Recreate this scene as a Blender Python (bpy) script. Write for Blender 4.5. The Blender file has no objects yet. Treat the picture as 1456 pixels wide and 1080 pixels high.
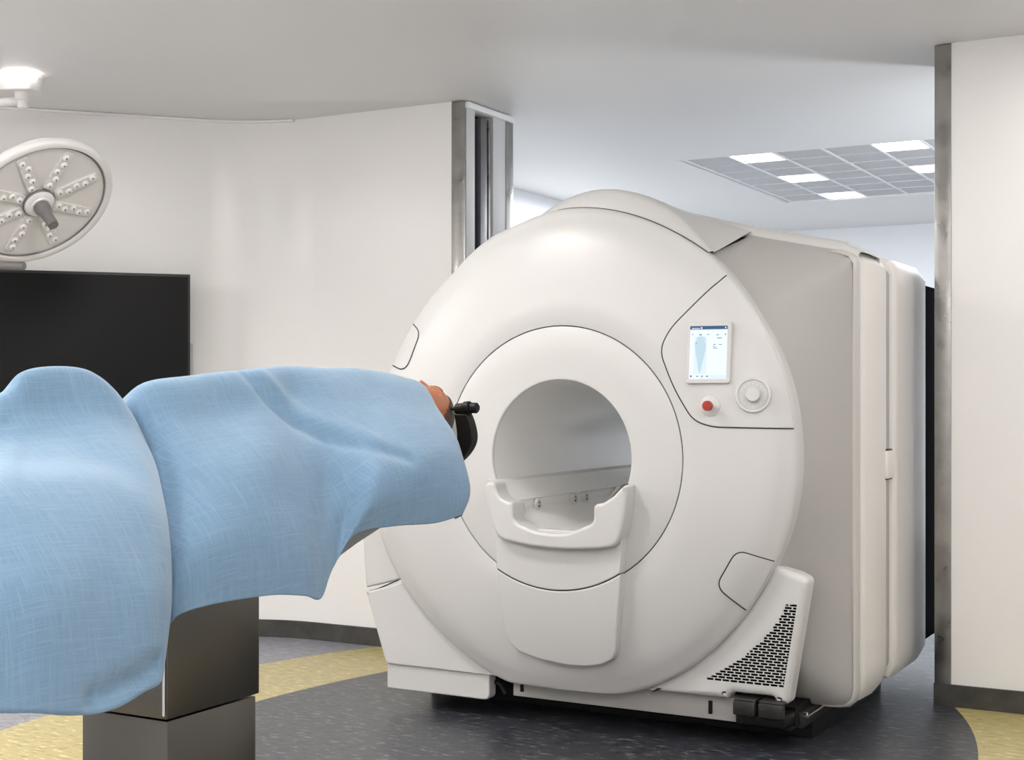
import bpy, bmesh, math, random
from mathutils import Vector, Matrix, noise
from mathutils.geometry import delaunay_2d_cdt
random.seed(7)
PI = math.pi
SC = bpy.context.scene
COL = SC.collection

# ------------------------------------------------------------------ camera
YAW = math.radians(28.9)
CS, SN = math.cos(YAW), math.sin(YAW)
FPX, CX, HY, EYE, CEIL = 2000.0, 728.0, 558.0, 1.324, 2.8
cam_data = bpy.data.cameras.new('camera')
cam_data.sensor_width = 36.0
cam_data.lens = FPX / 1456 * 36.0
cam_data.shift_y = (HY - 540.0) / 1456
cam = bpy.data.objects.new('camera', cam_data)
COL.objects.link(cam)
cam.location = (0, 0, EYE)
cam.rotation_euler = (PI / 2, 0, YAW)
SC.camera = cam
SC.view_settings.view_transform = 'Standard'
SC.view_settings.look = 'None'
SC.view_settings.gamma = 1.0
SC.view_settings.use_curve_mapping = False
SC.view_settings.exposure = 0.0


def ray(x, y):
    r = (x - CX) / FPX
    return Vector((CS * r - SN, SN * r + CS, (HY - y) / FPX))


def at_y(x, y, Y):
    d = ray(x, y)
    return d * (Y / d.y) + Vector((0, 0, EYE))


def at_x(x, y, X):
    d = ray(x, y)
    return d * (X / d.x) + Vector((0, 0, EYE))


def at_plane(x, y, p, n):
    d = ray(x, y)
    o = Vector((0, 0, EYE))
    t = (p - o).dot(n) / d.dot(n)
    return o + d * t


# ------------------------------------------------------------------ materials
def mat(name, col, rough=0.5, metal=0.0, noise_amt=0.02, noise_scale=6.0, bump=0.0, bump_scale=200.0,
        coat=0.0, emit=None, estr=0.0, rough_var=0.0, spec=None, stretch=None, trans=0.0):
    m = bpy.data.materials.new(name)
    m.use_nodes = True
    nt = m.node_tree
    b = nt.nodes['Principled BSDF']
    b.inputs['Roughness'].default_value = rough
    b.inputs['Metallic'].default_value = metal
    if spec is not None:
        b.inputs['Specular IOR Level'].default_value = spec
    if coat:
        b.inputs['Coat Weight'].default_value = coat
        b.inputs['Coat Roughness'].default_value = 0.08
    if trans:
        b.inputs['Transmission Weight'].default_value = trans
    tc = nt.nodes.new('ShaderNodeTexCoord')
    src = tc.outputs['Object']
    if stretch:
        mp = nt.nodes.new('ShaderNodeMapping')
        mp.inputs['Scale'].default_value = stretch
        nt.links.new(src, mp.inputs['Vector'])
        src = mp.outputs['Vector']
    nz = nt.nodes.new('ShaderNodeTexNoise')
    nz.inputs['Scale'].default_value = noise_scale
    nz.inputs['Detail'].default_value = 4
    nt.links.new(src, nz.inputs['Vector'])
    mx = nt.nodes.new('ShaderNodeMix')
    mx.data_type = 'RGBA'
    mx.inputs[6].default_value = tuple(max(0, c * (1 - noise_amt)) for c in col) + (1,)
    mx.inputs[7].default_value = tuple(min(1, c * (1 + noise_amt)) for c in col) + (1,)
    nt.links.new(nz.outputs['Fac'], mx.inputs[0])
    nt.links.new(mx.outputs[2], b.inputs['Base Color'])
    if rough_var:
        mr = nt.nodes.new('ShaderNodeMapRange')
        mr.inputs['From Min'].default_value = 0.3
        mr.inputs['From Max'].default_value = 0.7
        mr.inputs['To Min'].default_value = max(0.02, rough - rough_var)
        mr.inputs['To Max'].default_value = min(1, rough + rough_var)
        nt.links.new(nz.outputs['Fac'], mr.inputs['Value'])
        nt.links.new(mr.outputs['Result'], b.inputs['Roughness'])
    if bump:
        n2 = nt.nodes.new('ShaderNodeTexNoise')
        n2.inputs['Scale'].default_value = bump_scale
        n2.inputs['Detail'].default_value = 3
        nt.links.new(src, n2.inputs['Vector'])
        bp = nt.nodes.new('ShaderNodeBump')
        bp.inputs['Strength'].default_value = bump
        bp.inputs['Distance'].default_value = 0.002
        nt.links.new(n2.outputs['Fac'], bp.inputs['Height'])
        nt.links.new(bp.outputs['Normal'], b.inputs['Normal'])
    if emit is not None:
        b.inputs['Emission Color'].default_value = tuple(emit) + (1,)
        b.inputs['Emission Strength'].default_value = estr
    return m


M = {}
M['wall'] = mat('wall_paint', (.88, .868, .85), .29, noise_amt=.012, noise_scale=1.5)
M['trimwhite'] = mat('white_moulding', (.92, .91, .90), .4)
M['wall_plain'] = mat('wall_paint_matt', (.85, .845, .84), .6)
M['scan_wall'] = mat('scan_room_paint', (.84, .85, .87), .6)
M['ceil'] = mat('ceiling_paint', (.80, .79, .775), .55, noise_amt=.012, noise_scale=2)
M['steel'] = mat('mottled_steel', (.35, .34, .325), .36, 1.0, noise_amt=.40, noise_scale=9, rough_var=.12, bump=.14, bump_scale=40)
M['rail'] = mat('rail_steel', (.20, .20, .205), .4, .9, noise_amt=.15, noise_scale=12)
M['steel_pale'] = mat('pale_steel', (.60, .605, .605), .6, .1, noise_amt=.05)
M['column'] = mat('column_steel', (.145, .137, .125), .34, 1.0, noise_amt=.02, noise_scale=3)
M['base_stone'] = mat('dark_stone', (.05, .048, .042), .45, noise_amt=.75, noise_scale=16, bump=.1, bump_scale=30)
M['white'] = mat('white_shell', (.605, .597, .585), .36, noise_amt=.008, noise_scale=3)
M['side'] = mat('grey_side_shell', (.43, .415, .395), .42, noise_amt=.01, noise_scale=3)
M['lip'] = mat('rim_shell', (.55, .53, .505), .35, noise_amt=.01)
M['cream'] = mat('cream_shell', (.80, .77, .735), .33, noise_amt=.01, noise_scale=3)
M['bore'] = mat('bore_liner', (.80, .79, .77), .28, noise_amt=.02)
M['seam'] = mat('seam_gap', (.025, .024, .023), .6)
M['black'] = mat('black_plastic', (.006, .006, .006), .5, spec=.25, noise_amt=.2, noise_scale=20)
M['softblack'] = mat('satin_black', (.010, .010, .011), .35, noise_amt=.2, noise_scale=20)
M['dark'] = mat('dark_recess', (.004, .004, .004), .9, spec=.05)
M['gap_shade'] = mat('shaded_vessel', (.006, .006, .007), .9, spec=.0, noise_amt=.05)  # near black: shade behind the covers put into the colour
M['rubber'] = mat('pedal_rubber', (.018, .017, .016), .42, noise_amt=.15, noise_scale=30)
M['polished'] = mat('polished_steel', (.75, .74, .72), .15, 1.0)
M['red'] = mat('red_button', (.36, .025, .008), .42, noise_amt=.05)
M['knobgrey'] = mat('knob_grey', (.60, .59, .58), .35)
M['dial'] = mat('dial_grey', (.55, .545, .54), .35, noise_amt=.05, noise_scale=60)
M['screenblk'] = mat('monitor_glass', (.005, .005, .005), .36, noise_amt=.1, spec=.18)
M['frameblk'] = mat('monitor_frame', (.012, .012, .013), .35, noise_amt=.1)
M['lampwhite'] = mat('lamp_enamel', (.80, .775, .76), .30, noise_amt=.01)
M['lampglass'] = mat('lamp_face', (.76, .735, .725), .18, noise_amt=.03, coat=.6)
M['lampbar'] = mat('led_strip', (.72, .69, .66), .3, noise_amt=.06, noise_scale=80, rough_var=.1)
M['lens'] = mat('led_lens', (.92, .90, .88), .05, noise_amt=.1, noise_scale=120, coat=1)
M['lensdark'] = mat('led_chip', (.16, .15, .145), .3)
M['lampgrey'] = mat('lamp_handle', (.17, .16, .155), .4, noise_amt=.05)
M['tile'] = mat('ceiling_tile', (.54, .54, .55), .8, noise_amt=.08, noise_scale=5, bump=.1, bump_scale=30)
M['grid'] = mat('grid_metal', (.78, .78, .79), .5)
M['panel_light'] = mat('panel_diffuser', (.9, .9, .9), .5, emit=(.94, .97, 1.0), estr=5.0)
M['plate_glow'] = mat('glowing_plate', (.9, .9, .88), .5, emit=(1.0, .96, .93), estr=9.0)  # ceiling plate made to glow where light reflects off it
M['skin'] = mat('skin', (.44, .165, .08), .42, noise_amt=.12, noise_scale=40, bump=.1, bump_scale=250)
M['hair'] = mat('short_hair', (.12, .078, .06), .6, noise_amt=.45, noise_scale=90, bump=.8, bump_scale=260, stretch=(1, .25, 1))
M['nostril'] = mat('nostril', (.06, .018, .01), .7)
M['pad'] = mat('white_pad', (.72, .73, .74), .6)
M['table'] = mat('tabletop_grey', (.33, .35, .37), .4, noise_amt=.04)


def floor_material():
    m = bpy.data.materials.new('vinyl_floor')
    m.use_nodes = True
    nt = m.node_tree
    N = nt.nodes
    L = nt.links
    b = N['Principled BSDF']
    tc = N.new('ShaderNodeTexCoord')
    sep = N.new('ShaderNodeSeparateXYZ')
    L.new(tc.outputs['Object'], sep.inputs[0])

    def math_(op, a, c=None):
        n = N.new('ShaderNodeMath')
        n.operation = op
        for i, v in enumerate((a, c)):
            if v is None:
                continue
            if isinstance(v, (int, float)):
                n.inputs[i].default_value = v
            else:
                L.new(v, n.inputs[i])
        return n.outputs[0]

    def ellipse(cx, cy, a, c):
        u = math_('DIVIDE', math_('SUBTRACT', sep.outputs[0], cx), a)
        v = math_('DIVIDE', math_('SUBTRACT', sep.outputs[1], cy), c)
        r = math_('ADD', math_('MULTIPLY', u, u), math_('MULTIPLY', v, v))
        return math_('LESS_THAN', r, 1.0)

    e1 = ellipse(-2.40, 4.55, 1.48, 2.5)
    e2 = ellipse(-2.40, 4.55, 2.08, 2.9)
    room = math_('GREATER_THAN', sep.outputs[1], 6.1)
    dark = math_('MAXIMUM', e1, room)

    def flecks(base, light, darkc, seed):
        mp = N.new('ShaderNodeMapping')
        mp.inputs['Location'].default_value = (seed, seed * 2, 0)
        mp.inputs['Rotation'].default_value = (0, 0, .5)
        mp.inputs['Scale'].default_value = (16, 46, 30)
        L.new(tc.outputs['Object'], mp.inputs[0])
        n1 = N.new('ShaderNodeTexNoise')
        n1.inputs['Scale'].default_value = 1.0
        n1.inputs['Detail'].default_value = 5
        n1.inputs['Roughness'].default_value = .65
        L.new(mp.outputs[0], n1.inputs[0])
        cr = N.new('ShaderNodeValToRGB')
        e = cr.color_ramp.elements
        e[0].position = .40
        e[0].color = tuple(darkc) + (1,)
        e[1].position = .63
        e[1].color = tuple(light) + (1,)
        k = e.new(.44)
        k.color = tuple(base) + (1,)
        k = e.new(.57)
        k.color = tuple(base) + (1,)
        L.new(n1.outputs['Fac'], cr.inputs[0])
        return cr.outputs[0]

    cd = flecks((.042, .045, .055), (.18, .185, .20), (.016, .017, .022), 0)
    cy = flecks((.50, .42, .17), (.74, .66, .38), (.36, .29, .10), 5)
    cg = flecks((.27, .275, .31), (.46, .47, .52), (.16, .16, .19), 9)

    def mix(f, a, c):
        x = N.new('ShaderNodeMix')
        x.data_type = 'RGBA'
        L.new(f, x.inputs[0])
        L.new(a, x.inputs[6])
        L.new(c, x.inputs[7])
        return x.outputs[2]
    c = mix(dark, mix(e2, cg, cy), cd)
    L.new(c, b.inputs['Base Color'])
    b.inputs['Roughness'].default_value = .34
    nb = N.new('ShaderNodeTexNoise')
    nb.inputs['Scale'].default_value = 35
    L.new(tc.outputs['Object'], nb.inputs[0])
    bp = N.new('ShaderNodeBump')
    bp.inputs['Strength'].default_value = .12
    bp.inputs['Distance'].default_value = .003
    L.new(nb.outputs['Fac'], bp.inputs['Height'])
    L.new(bp.outputs[0], b.inputs['Normal'])
    return m


def cloth_material():
    m = bpy.data.materials.new('blue_drape_cloth')
    m.use_nodes = True
    nt = m.node_tree
    N = nt.nodes
    L = nt.links
    b = N['Principled BSDF']
    b.inputs['Roughness'].default_value = .85
    b.inputs['Sheen Weight'].default_value = .25
    uv = N.new('ShaderNodeUVMap')
    uv.uv_map = 'cloth'
    outs = []
    for sc_, seed in (((11, 330, 1), 0), ((330, 11, 1), 3)):
        mp = N.new('ShaderNodeMapping')
        mp.inputs['Scale'].default_value = sc_
        mp.inputs['Location'].default_value = (seed, seed, 0)
        L.new(uv.outputs[0], mp.inputs[0])
        # bend the threads a little
        nw = N.new('ShaderNodeTexNoise')
        nw.inputs['Scale'].default_value = 7
        L.new(uv.outputs[0], nw.inputs[0])
        va = N.new('ShaderNodeVectorMath')
        va.operation = 'ADD'
        sc2 = N.new('ShaderNodeVectorMath')
        sc2.operation = 'SCALE'
        sc2.inputs['Scale'].default_value = .8
        L.new(nw.outputs['Color'], sc2.inputs[0])
        L.new(mp.outputs[0], va.inputs[0])
        L.new(sc2.outputs[0], va.inputs[1])
        nz = N.new('ShaderNodeTexNoise')
        nz.inputs['Scale'].default_value = 1
        nz.inputs['Detail'].default_value = 3
        L.new(va.outputs[0], nz.inputs[0])
        outs.append(nz.outputs['Fac'])
    mx = N.new('ShaderNodeMath')
    mx.operation = 'MAXIMUM'
    L.new(outs[0], mx.inputs[0])
    L.new(outs[1], mx.inputs[1])
    cr = N.new('ShaderNodeValToRGB')
    e = cr.color_ramp.elements
    e[0].position = .42
    e[0].color = (.140, .248, .372, 1)
    e[1].position = .80
    e[1].color = (.205, .325, .448, 1)
    L.new(mx.outputs[0], cr.inputs[0])
    L.new(cr.outputs[0], b.inputs['Base Color'])
    bp = N.new('ShaderNodeBump')
    bp.inputs['Strength'].default_value = .35
    bp.inputs['Distance'].default_value = .002
    L.new(mx.outputs[0], bp.inputs['Height'])
    L.new(bp.outputs[0], b.inputs['Normal'])
    return m


M['floor'] = floor_material()
M['cloth'] = cloth_material()


# ------------------------------------------------------------------ mesh helpers (all in world coordinates)
def world_origin(p):
    v = Vector((0, 0, 0))
    while p is not None:
        v += p.location
        p = p.parent
    return v


def link(name, bm, m, parent=None, origin=None, sharp=40, recalc=True):
    if recalc:
        bmesh.ops.recalc_face_normals(bm, faces=bm.faces)
    o0 = Vector(origin) if origin is not None else world_origin(parent)
    off = o0
    bmesh.ops.translate(bm, verts=bm.verts, vec=-off)
    me = bpy.data.meshes.new(name)
    bm.to_mesh(me)
    bm.free()
    for p in me.polygons:
        p.use_smooth = True
    me.set_sharp_from_angle(angle=math.radians(sharp))
    for mm in (m if isinstance(m, (list, tuple)) else [m]):
        me.materials.append(mm)
    ob = bpy.data.objects.new(name, me)
    COL.objects.link(ob)
    if parent is not None:
        ob.parent = parent
        if origin is not None:
            ob.location = Vector(origin) - world_origin(parent)
    elif origin is not None:
        ob.location = origin
    return ob


def thing(name, label, cat, loc, group=None):
    o = bpy.data.objects.new(name, None)
    o.empty_display_size = .1
    COL.objects.link(o)
    o.location = loc
    return tag(o, label, cat, group)


def tag(o, label, cat, group=None):
    o['label'] = label
    o['category'] = cat
    if group:
        o['group'] = group
    return o


def struct(name, bm, m, label=None, **k):
    o = link(name, bm, m, **k)
    o['kind'] = 'structure'
    o['label'] = label or name.replace('_', ' ')
    o['category'] = name.split('_')[0]
    return o


def add_box(bm, x0, x1, y0, y1, z0, z1, bev=0.0, seg=2):
    t = bmesh.new()
    vs = [t.verts.new((x, y, z)) for x in (x0, x1) for y in (y0, y1) for z in (z0, z1)]
    for f in ((0, 1, 3, 2), (4, 6, 7, 5), (0, 4, 5, 1), (2, 3, 7, 6), (0, 2, 6, 4), (1, 5, 7, 3)):
        t.faces.new([vs[i] for i in f])
    if bev:
        bmesh.ops.bevel(t, geom=t.edges[:], offset=bev, segments=seg, affect='EDGES', profile=.5)
    merge(bm, t)
    return bm


def merge(bm, t, mi=None):
    mp = {}
    for v in t.verts:
        mp[v] = bm.verts.new(v.co)
    for f in t.faces:
        try:
            g = bm.faces.new([mp[v] for v in f.verts])
            g.material_index = f.material_index if mi is None else mi
        except ValueError:
            pass
    t.free()


def box(*a, **k):
    return add_box(bmesh.new(), *a, **k)


def frame_of(n):
    n = Vector(n).normalized()
    a = Vector((0, 0, 1)) if abs(n.z) < .9 else Vector((1, 0, 0))
    u = n.cross(a).normalized()
    return u, n.cross(u).normalized(), n


def add_lathe(bm, c, axis, prof, seg=32, cap=True, mi=0, uvn=None):
    """prof: list of (radius, distance along axis)"""
    c = Vector(c)
    u, v, n = uvn or frame_of(axis)
    rings = []
    for r, h in prof:
        if r < 1e-6:
            rings.append([bm.verts.new(c + n * h)])
        else:
            rings.append([bm.verts.new(c + n * h + (u * math.cos(2 * PI * i / seg) + v * math.sin(2 * PI * i / seg)) * r) for i in range(seg)])
    for a, b in zip(rings, rings[1:]):
        for i in range(seg):
            j = (i + 1) % seg
            q = [a[i % len(a)], a[j % len(a)], b[j % len(b)], b[i % len(b)]]
            q2 = []
            for w in q:
                if w not in q2:
                    q2.append(w)
            if len(q2) >= 3:
                f = bm.faces.new(q2)
                f.material_index = mi
    if cap:
        for rg in (rings[0], rings[-1]):
            if len(rg) > 2:
                f = bm.faces.new(rg)
                f.material_index = mi
    return bm


def lathe(*a, **k):
    return add_lathe(bmesh.new(), *a, **k)


def rod(r, h, b=.003):
    return [(r - b, 0), (r, b), (r, h - b), (r - b, h)]


def add_rod(bm, p, q, r, b=.002, seg=20):
    p, q = Vector(p), Vector(q)
    add_lathe(bm, p, q - p, rod(r, (q - p).length, b), seg)
    return bm


def add_tube(bm, pts, rad, seg=10, cap=True):
    pts = [Vector(p) for p in pts]
    rr = rad if isinstance(rad, (list, tuple)) else [rad] * len(pts)
    rings = []
    pu = None
    for i, p in enumerate(pts):
        d = (pts[min(i + 1, len(pts) - 1)] - pts[max(i - 1, 0)]).normalized()
        if pu is None:
            u, v, _ = frame_of(d)
        else:
            u = (pu - d * pu.dot(d)).normalized()
            v = d.cross(u)
        pu = u
        rings.append([bm.verts.new(p + (u * math.cos(2 * PI * k / seg) + v * math.sin(2 * PI * k / seg)) * rr[i]) for k in range(seg)])
    for a, b in zip(rings, rings[1:]):
        for i in range(seg):
            bm.faces.new([a[i], a[(i + 1) % seg], b[(i + 1) % seg], b[i]])
    if cap:
        bm.faces.new(rings[0])
        bm.faces.new(rings[-1])
    return bm


def cr(p, t):
    """Catmull-Rom through a list of Vectors, t in [0, len-1]"""
    n = len(p)
    i = min(int(t), n - 2)
    f = t - i
    a, b, c, d = p[max(i - 1, 0)], p[i], p[i + 1], p[min(i + 2, n - 1)]
    return .5 * ((2 * b) + (c - a) * f + (2 * a - 5 * b + 4 * c - d) * f * f + (3 * b - a - 3 * c + d) * f ** 3)


def smooth_line(pts, per=6):
    pts = [Vector(p) for p in pts]
    return [cr(pts, i / per) for i in range((len(pts) - 1) * per + 1)]


def roundpoly(pts, r, n=5):
    out = []
    k = len(pts)
    rs = r if isinstance(r, (list, tuple)) else [r] * k
    for i in range(k):
        p0, p1, p2 = Vector(pts[i - 1]), Vector(pts[i]), Vector(pts[(i + 1) % k])
        a, b = (p0 - p1), (p2 - p1)
        rr = min(rs[i], a.length * .48, b.length * .48)
        if rr < 1e-5:
            out.append(p1)
            continue
        s, e = p1 + a.normalized() * rr, p1 + b.normalized() * rr
        for j in range(n + 1):
            t = j / n
            out.append(s * (1 - t) ** 2 + p1 * 2 * t * (1 - t) + e * t * t)
    return out


def area2(p):
    return sum(p[i - 1][0] * p[i][1] - p[i][0] * p[i - 1][1] for i in range(len(p))) / 2


def dense(poly, step):
    out = []
    for i in range(len(poly)):
        a, b = Vector(poly[i]), Vector(poly[(i + 1) % len(poly)])
        n = max(1, int((b - a).length / step))
        for j in range(n):
            out.append(a + (b - a) * (j / n))
    return out


def inset(poly, d):
    if d == 0:
        return [Vector(p) for p in poly]
    n = len(poly)
    out = []
    for i in range(n):
        a, p, b = poly[i - 1], poly[i], poly[(i + 1) % n]
        t1 = (Vector(p) - Vector(a))
        t2 = (Vector(b) - Vector(p))
        t1 = t1.normalized() if t1.length > 1e-9 else Vector((0, 0))
        t2 = t2.normalized() if t2.length > 1e-9 else t1
        n1, n2 = Vector((-t1.y, t1.x)), Vector((-t2.y, t2.x))
        m = n1 + n2
        m = m.normalized() if m.length > 1e-6 else n1
        c = max(.5, m.dot(n1))
        out.append(Vector(p) + m * (d / c))
    return out


def inside(p, poly):
    x, y = p[0], p[1]
    c = False
    j = len(poly) - 1
    for i in range(len(poly)):
        xi, yi = poly[i][0], poly[i][1]
        xj, yj = poly[j][0], poly[j][1]
        if (yi > y) != (yj > y) and x < (xj - xi) * (y - yi) / (yj - yi) + xi:
            c = not c
        j = i
    return c


def plate(poly, yf, th, bev=.004, holes=(), step=None, hole_depth=.012, mi=0, pos=None):
    """a panel with rounded edges; poly in (x, z), front surface y = yf(x, z), thickness towards +y"""
    if not callable(yf):
        yv = yf
        yf = lambda x, z: yv
    P = pos or (lambda x, z, d: Vector((x, yf(x, z) + d, z)))
    poly = [Vector((p[0], p[1])) for p in poly]
    if area2(poly) < 0:
        poly.reverse()
    if step:
        poly = dense(poly, step)
    q = []
    for p in poly:
        if not q or (p - q[-1]).length > 1e-4:
            q.append(p)
    if (q[0] - q[-1]).length < 1e-4:
        q.pop()
    poly = q
    bm = bmesh.new()
    ringspec = [(bev * 1.25, 0), (bev, 0), (bev * .4, bev * .16), (bev * .1, bev * .5), (0, bev), (0, th)] if bev else [(0, 0), (0, th)]
    rings2 = [inset(poly, i) for i, _ in ringspec]
    front = rings2[0]
    verts = list(front)
    n0 = len(front)
    faces = [list(range(n0))]
    hr = []
    for h in holes:
        s = len(verts)
        h = [Vector((p[0], p[1])) for p in h]
        if area2(h) < 0:
            h.reverse()
        verts += h
        faces.append(list(range(s, len(verts))))
        hr.append((s, len(verts)))
    if step:
        xs = [p.x for p in front]
        zs = [p.y for p in front]
        x = min(xs) + step * .5
        while x < max(xs):
            z = min(zs) + step * .5
            while z < max(zs):
                if inside((x, z), front) and min((Vector((x, z)) - p).length for p in front) > step * .4:
                    verts.append(Vector((x, z)))
                z += step
            x += step
    vo, eo, fo, ov, oe, of = delaunay_2d_cdt(verts, [], faces, 1, 1e-6, True)
    bv = [bm.verts.new(P(v.x, v.y, 0)) for v in vo]
    where = {}
    for i, l in enumerate(ov):
        for k in l:
            where[k] = i
    for f, src in zip(fo, of):
        if any(k > 0 for k in src):
            continue
        cen = (vo[f[0]] + vo[f[1]] + vo[f[2]]) / 3
        if not inside(cen, front):
            continue
        try:
            g = bm.faces.new([bv[i] for i in f])
            g.material_index = mi
        except ValueError:
            pass
    prev = [bv[where[i]] for i in range(n0)]
    for (i, d), ring in list(zip(ringspec, rings2))[1:]:
        cur = [bm.verts.new(P(p.x, p.y, d)) for p in ring]
        for k in range(n0):
            j = (k + 1) % n0
            try:
                g = bm.faces.new([prev[k], prev[j], cur[j], cur[k]])
                g.material_index = mi
            except ValueError:
                pass
        prev = cur
    for s, e in hr:
        top = [bv[where[i]] for i in range(s, e)]
        low = [bm.verts.new(v.co + Vector((0, hole_depth, 0))) for v in top]
        for k in range(len(top)):
            j = (k + 1) % len(top)
            try:
                bm.faces.new([top[k], top[j], low[j], low[k]])
            except ValueError:
                pass
    return bm


def ribbon(pts, w, yf, lift=.0008):
    """thin dark seam strip lying on a surface y = yf(x, z)"""
    bm = bmesh.new()
    pts = [Vector(p) for p in pts]
    prev = None
    for i, p in enumerate(pts):
        t = (pts[min(i + 1, len(pts) - 1)] - pts[max(i - 1, 0)]).normalized()
        n = Vector((-t.y, t.x)) * w / 2
        a, b = p + n, p - n
        cur = [bm.verts.new((q.x, yf(q.x, q.y) - lift, q.y)) for q in (a, b)]
        if prev:
            bm.faces.new([prev[0], cur[0], cur[1], prev[1]])
        prev = cur
    return bm


# ------------------------------------------------------------------ ROOM SHELL
WY = 6.10                                   # room face of the wall with the big opening
WB = 6.58                                   # back face of that wall
XL0, XL1 = -3.715, -3.64                    # left steel jamb
XR0, XR1 = -1.316, -1.247                   # right steel jamb
H = CEIL

bm = bmesh.new()
add_box(bm, -9, 4.0, -4.0, 13.2, -.2, 0)
struct('floor', bm, M['floor'], 'speckled vinyl floor with a dark oval inside a yellow band')
bm = bmesh.new()
add_box(bm, -9, 4.0, -4.0, WB, H, H + .2)
add_box(bm, -9, 4.0, WB, 8.36, H, H + .2)
add_box(bm, -9, 4.0, 10.64, 13.2, H, H + .2)
add_box(bm, -9, -3.43, 8.36, 10.64, H, H + .2)
add_box(bm, -1.12, 4.0, 8.36, 10.64, H, H + .2)
add_box(bm, -3.45, -1.10, 8.34, 10.66, H + .2, H + .3)
struct('ceiling', bm, M['ceil'], 'plain pale ceiling over both rooms')

# left wall: angled, with a rounded corner into the wall of the opening
cor = Vector((-4.92, WY))
dl = Vector((-.668, -.744)).normalized()
Rf = .75
tl = Rf * math.tan(math.radians(24.05))
pA = cor + dl * tl
pB = cor + Vector((1, 0)) * tl
cc = Vector((pB.x, WY - Rf))
arc = []
a0 = math.atan2(pA.y - cc.y, pA.x - cc.x)
a1 = PI / 2
for i in range(17):
    a = a0 + (a1 - a0) * i / 16
    arc.append(Vector((cc.x + Rf * math.cos(a), cc.y + Rf * math.sin(a))))
far = cor + dl * 5.2


def wall_strip(path, z0, z1, th):
    """vertical sheet with thickness on the far side (left of the walking direction)"""
    b = bmesh.new()
    n = len(path)
    fr, bk = [], []
    for i, p in enumerate(path):
        t = (path[min(i + 1, n - 1)] - path[max(i - 1, 0)]).normalized()
        q = p + Vector((-t.y, t.x)) * th
        fr.append([b.verts.new((p.x, p.y, z)) for z in (z0, z1)])
        bk.append([b.verts.new((q.x, q.y, z)) for z in (z0, z1)])
    for i in range(n - 1):
        b.faces.new([fr[i][0], fr[i + 1][0], fr[i + 1][1], fr[i][1]])
        b.faces.new([bk[i][0], bk[i][1], bk[i + 1][1], bk[i + 1][0]])
        b.faces.new([fr[i][1], fr[i + 1][1], bk[i + 1][1], bk[i][1]])
        b.faces.new([fr[i][0], bk[i][0], bk[i + 1][0], fr[i + 1][0]])
    b.faces.new([fr[0][0], fr[0][1], bk[0][1], bk[0][0]])
    b.faces.new([fr[-1][0], bk[-1][0], bk[-1][1], fr[-1][1]])
    return b


struct('wall_left', wall_strip([far] + arc, 0, H, .18), M['wall'], 'white wall behind the black monitor, curving into the corner')
struct('wall_front', box(arc[-1].x, XL0, WY, WB, 0, H), M['wall'], 'white wall left of the big opening')
struct('wall_right', box(XR1, 3.6, WY, WB, 0, H), M['wall'], 'white wall right of the big opening')
struct('wall_east', box(3.0, 3.2, -3.2, WY, 0, H), M['wall_plain'], 'side wall beside the camera')
struct('wall_back', box(-8.6, 3.2, -3.4, -3.2, 0, H), M['wall_plain'], 'wall behind the camera')
struct('wall_west', box(far.x - .25, far.x, -3.2, far.y + .3, 0, H), M['wall_plain'], 'far left side wall')
# scan room
struct('wall_scan_left', box(-5.1, -4.91, WB, 12.5, 0, H), M['scan_wall'], 'left wall of the scan room')
struct('wall_scan_back', box(-5.1, 3.3, 12.5, 12.7, 0, H), M['scan_wall'], 'back wall of the scan room')
struct('wall_scan_right', box(3.1, 3.3, WB, 12.5, 0, H), M['scan_wall'], 'right wall of the scan room')

# baseboards
BH = .093
struct('baseboard_left', wall_strip([p + (Vector((.744, -.668)) * .012 if i == 0 else (cc - p).normalized() * .012) for i, p in enumerate([far] + arc)], 0, BH, .012), M['base_stone'], 'dark stone baseboard along the left wall')
struct('baseboard_front', box(arc[-1].x, XL1, WY - .012, WY, 0, BH), M['base_stone'], 'dark stone baseboard left of the opening')
struct('baseboard_right', box(XR0 - .002, 3.0, WY - .014, WY - .002, 0, BH), M['base_stone'], 'dark stone baseboard right of the opening')

# ceiling trim along the left wall
trim_path = [p + (Vector((.744, -.668)) * .03 if i == 0 else (cc - p).normalized() * .03) for i, p in enumerate([far] + arc[:14])]
struct('trim_1', wall_strip(trim_path, H - .013, H - .002, .03), M['trimwhite'], 'thin white moulding where left wall meets ceiling')

# steel lined jambs
b = bmesh.new()
add_box(b, XL0, XL1, WY - .006, WY + .012, 0, H - .004, .002)
struct('trim_2', b, M['steel'], 'mottled steel edge on the left side of the opening')
b = bmesh.new()
add_box(b, XR0, XR1, WY - .006, WB, 0, H - .004, .002)
struct('trim_3', b, M['steel'], 'mottled steel edge on the right side of the opening')
# left reveal: pale liner, dark pocket slot, steel rails, pale liner, steel corner strip
b = bmesh.new()
add_box(b, XL0 - .1, XL1 + .004, 6.112, 6.195, 0, H - .038, .002)
add_box(b, XL0 - .1, XL1 + .004, 6.385, 6.515, 0, H - .038, .002)
struct('trim_4', b, M['steel_pale'], 'pale steel lining inside the left jamb')
b = bmesh.new()
add_box(b, XL0 - .1, XL1 + .010, 6.515, WB + .01, 0, H - .038, .003)
struct('trim_5', b, M['steel'], 'steel corner strip at the far edge of the left jamb')
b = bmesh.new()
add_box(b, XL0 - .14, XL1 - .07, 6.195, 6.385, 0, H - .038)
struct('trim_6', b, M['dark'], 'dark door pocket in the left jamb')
door = thing('door_1', 'steel edge of the sliding door inside the left jamb slot', 'door', (XL1 - .03, 6.33, 0))
door['kind'] = 'structure'
b = bmesh.new()
add_box(b, XL1 - .06, XL1 - .002, 6.268, 6.332, 0.01, H - .06, .004)
link('door_edge', b, M['rail'], door)
b = bmesh.new()
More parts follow.
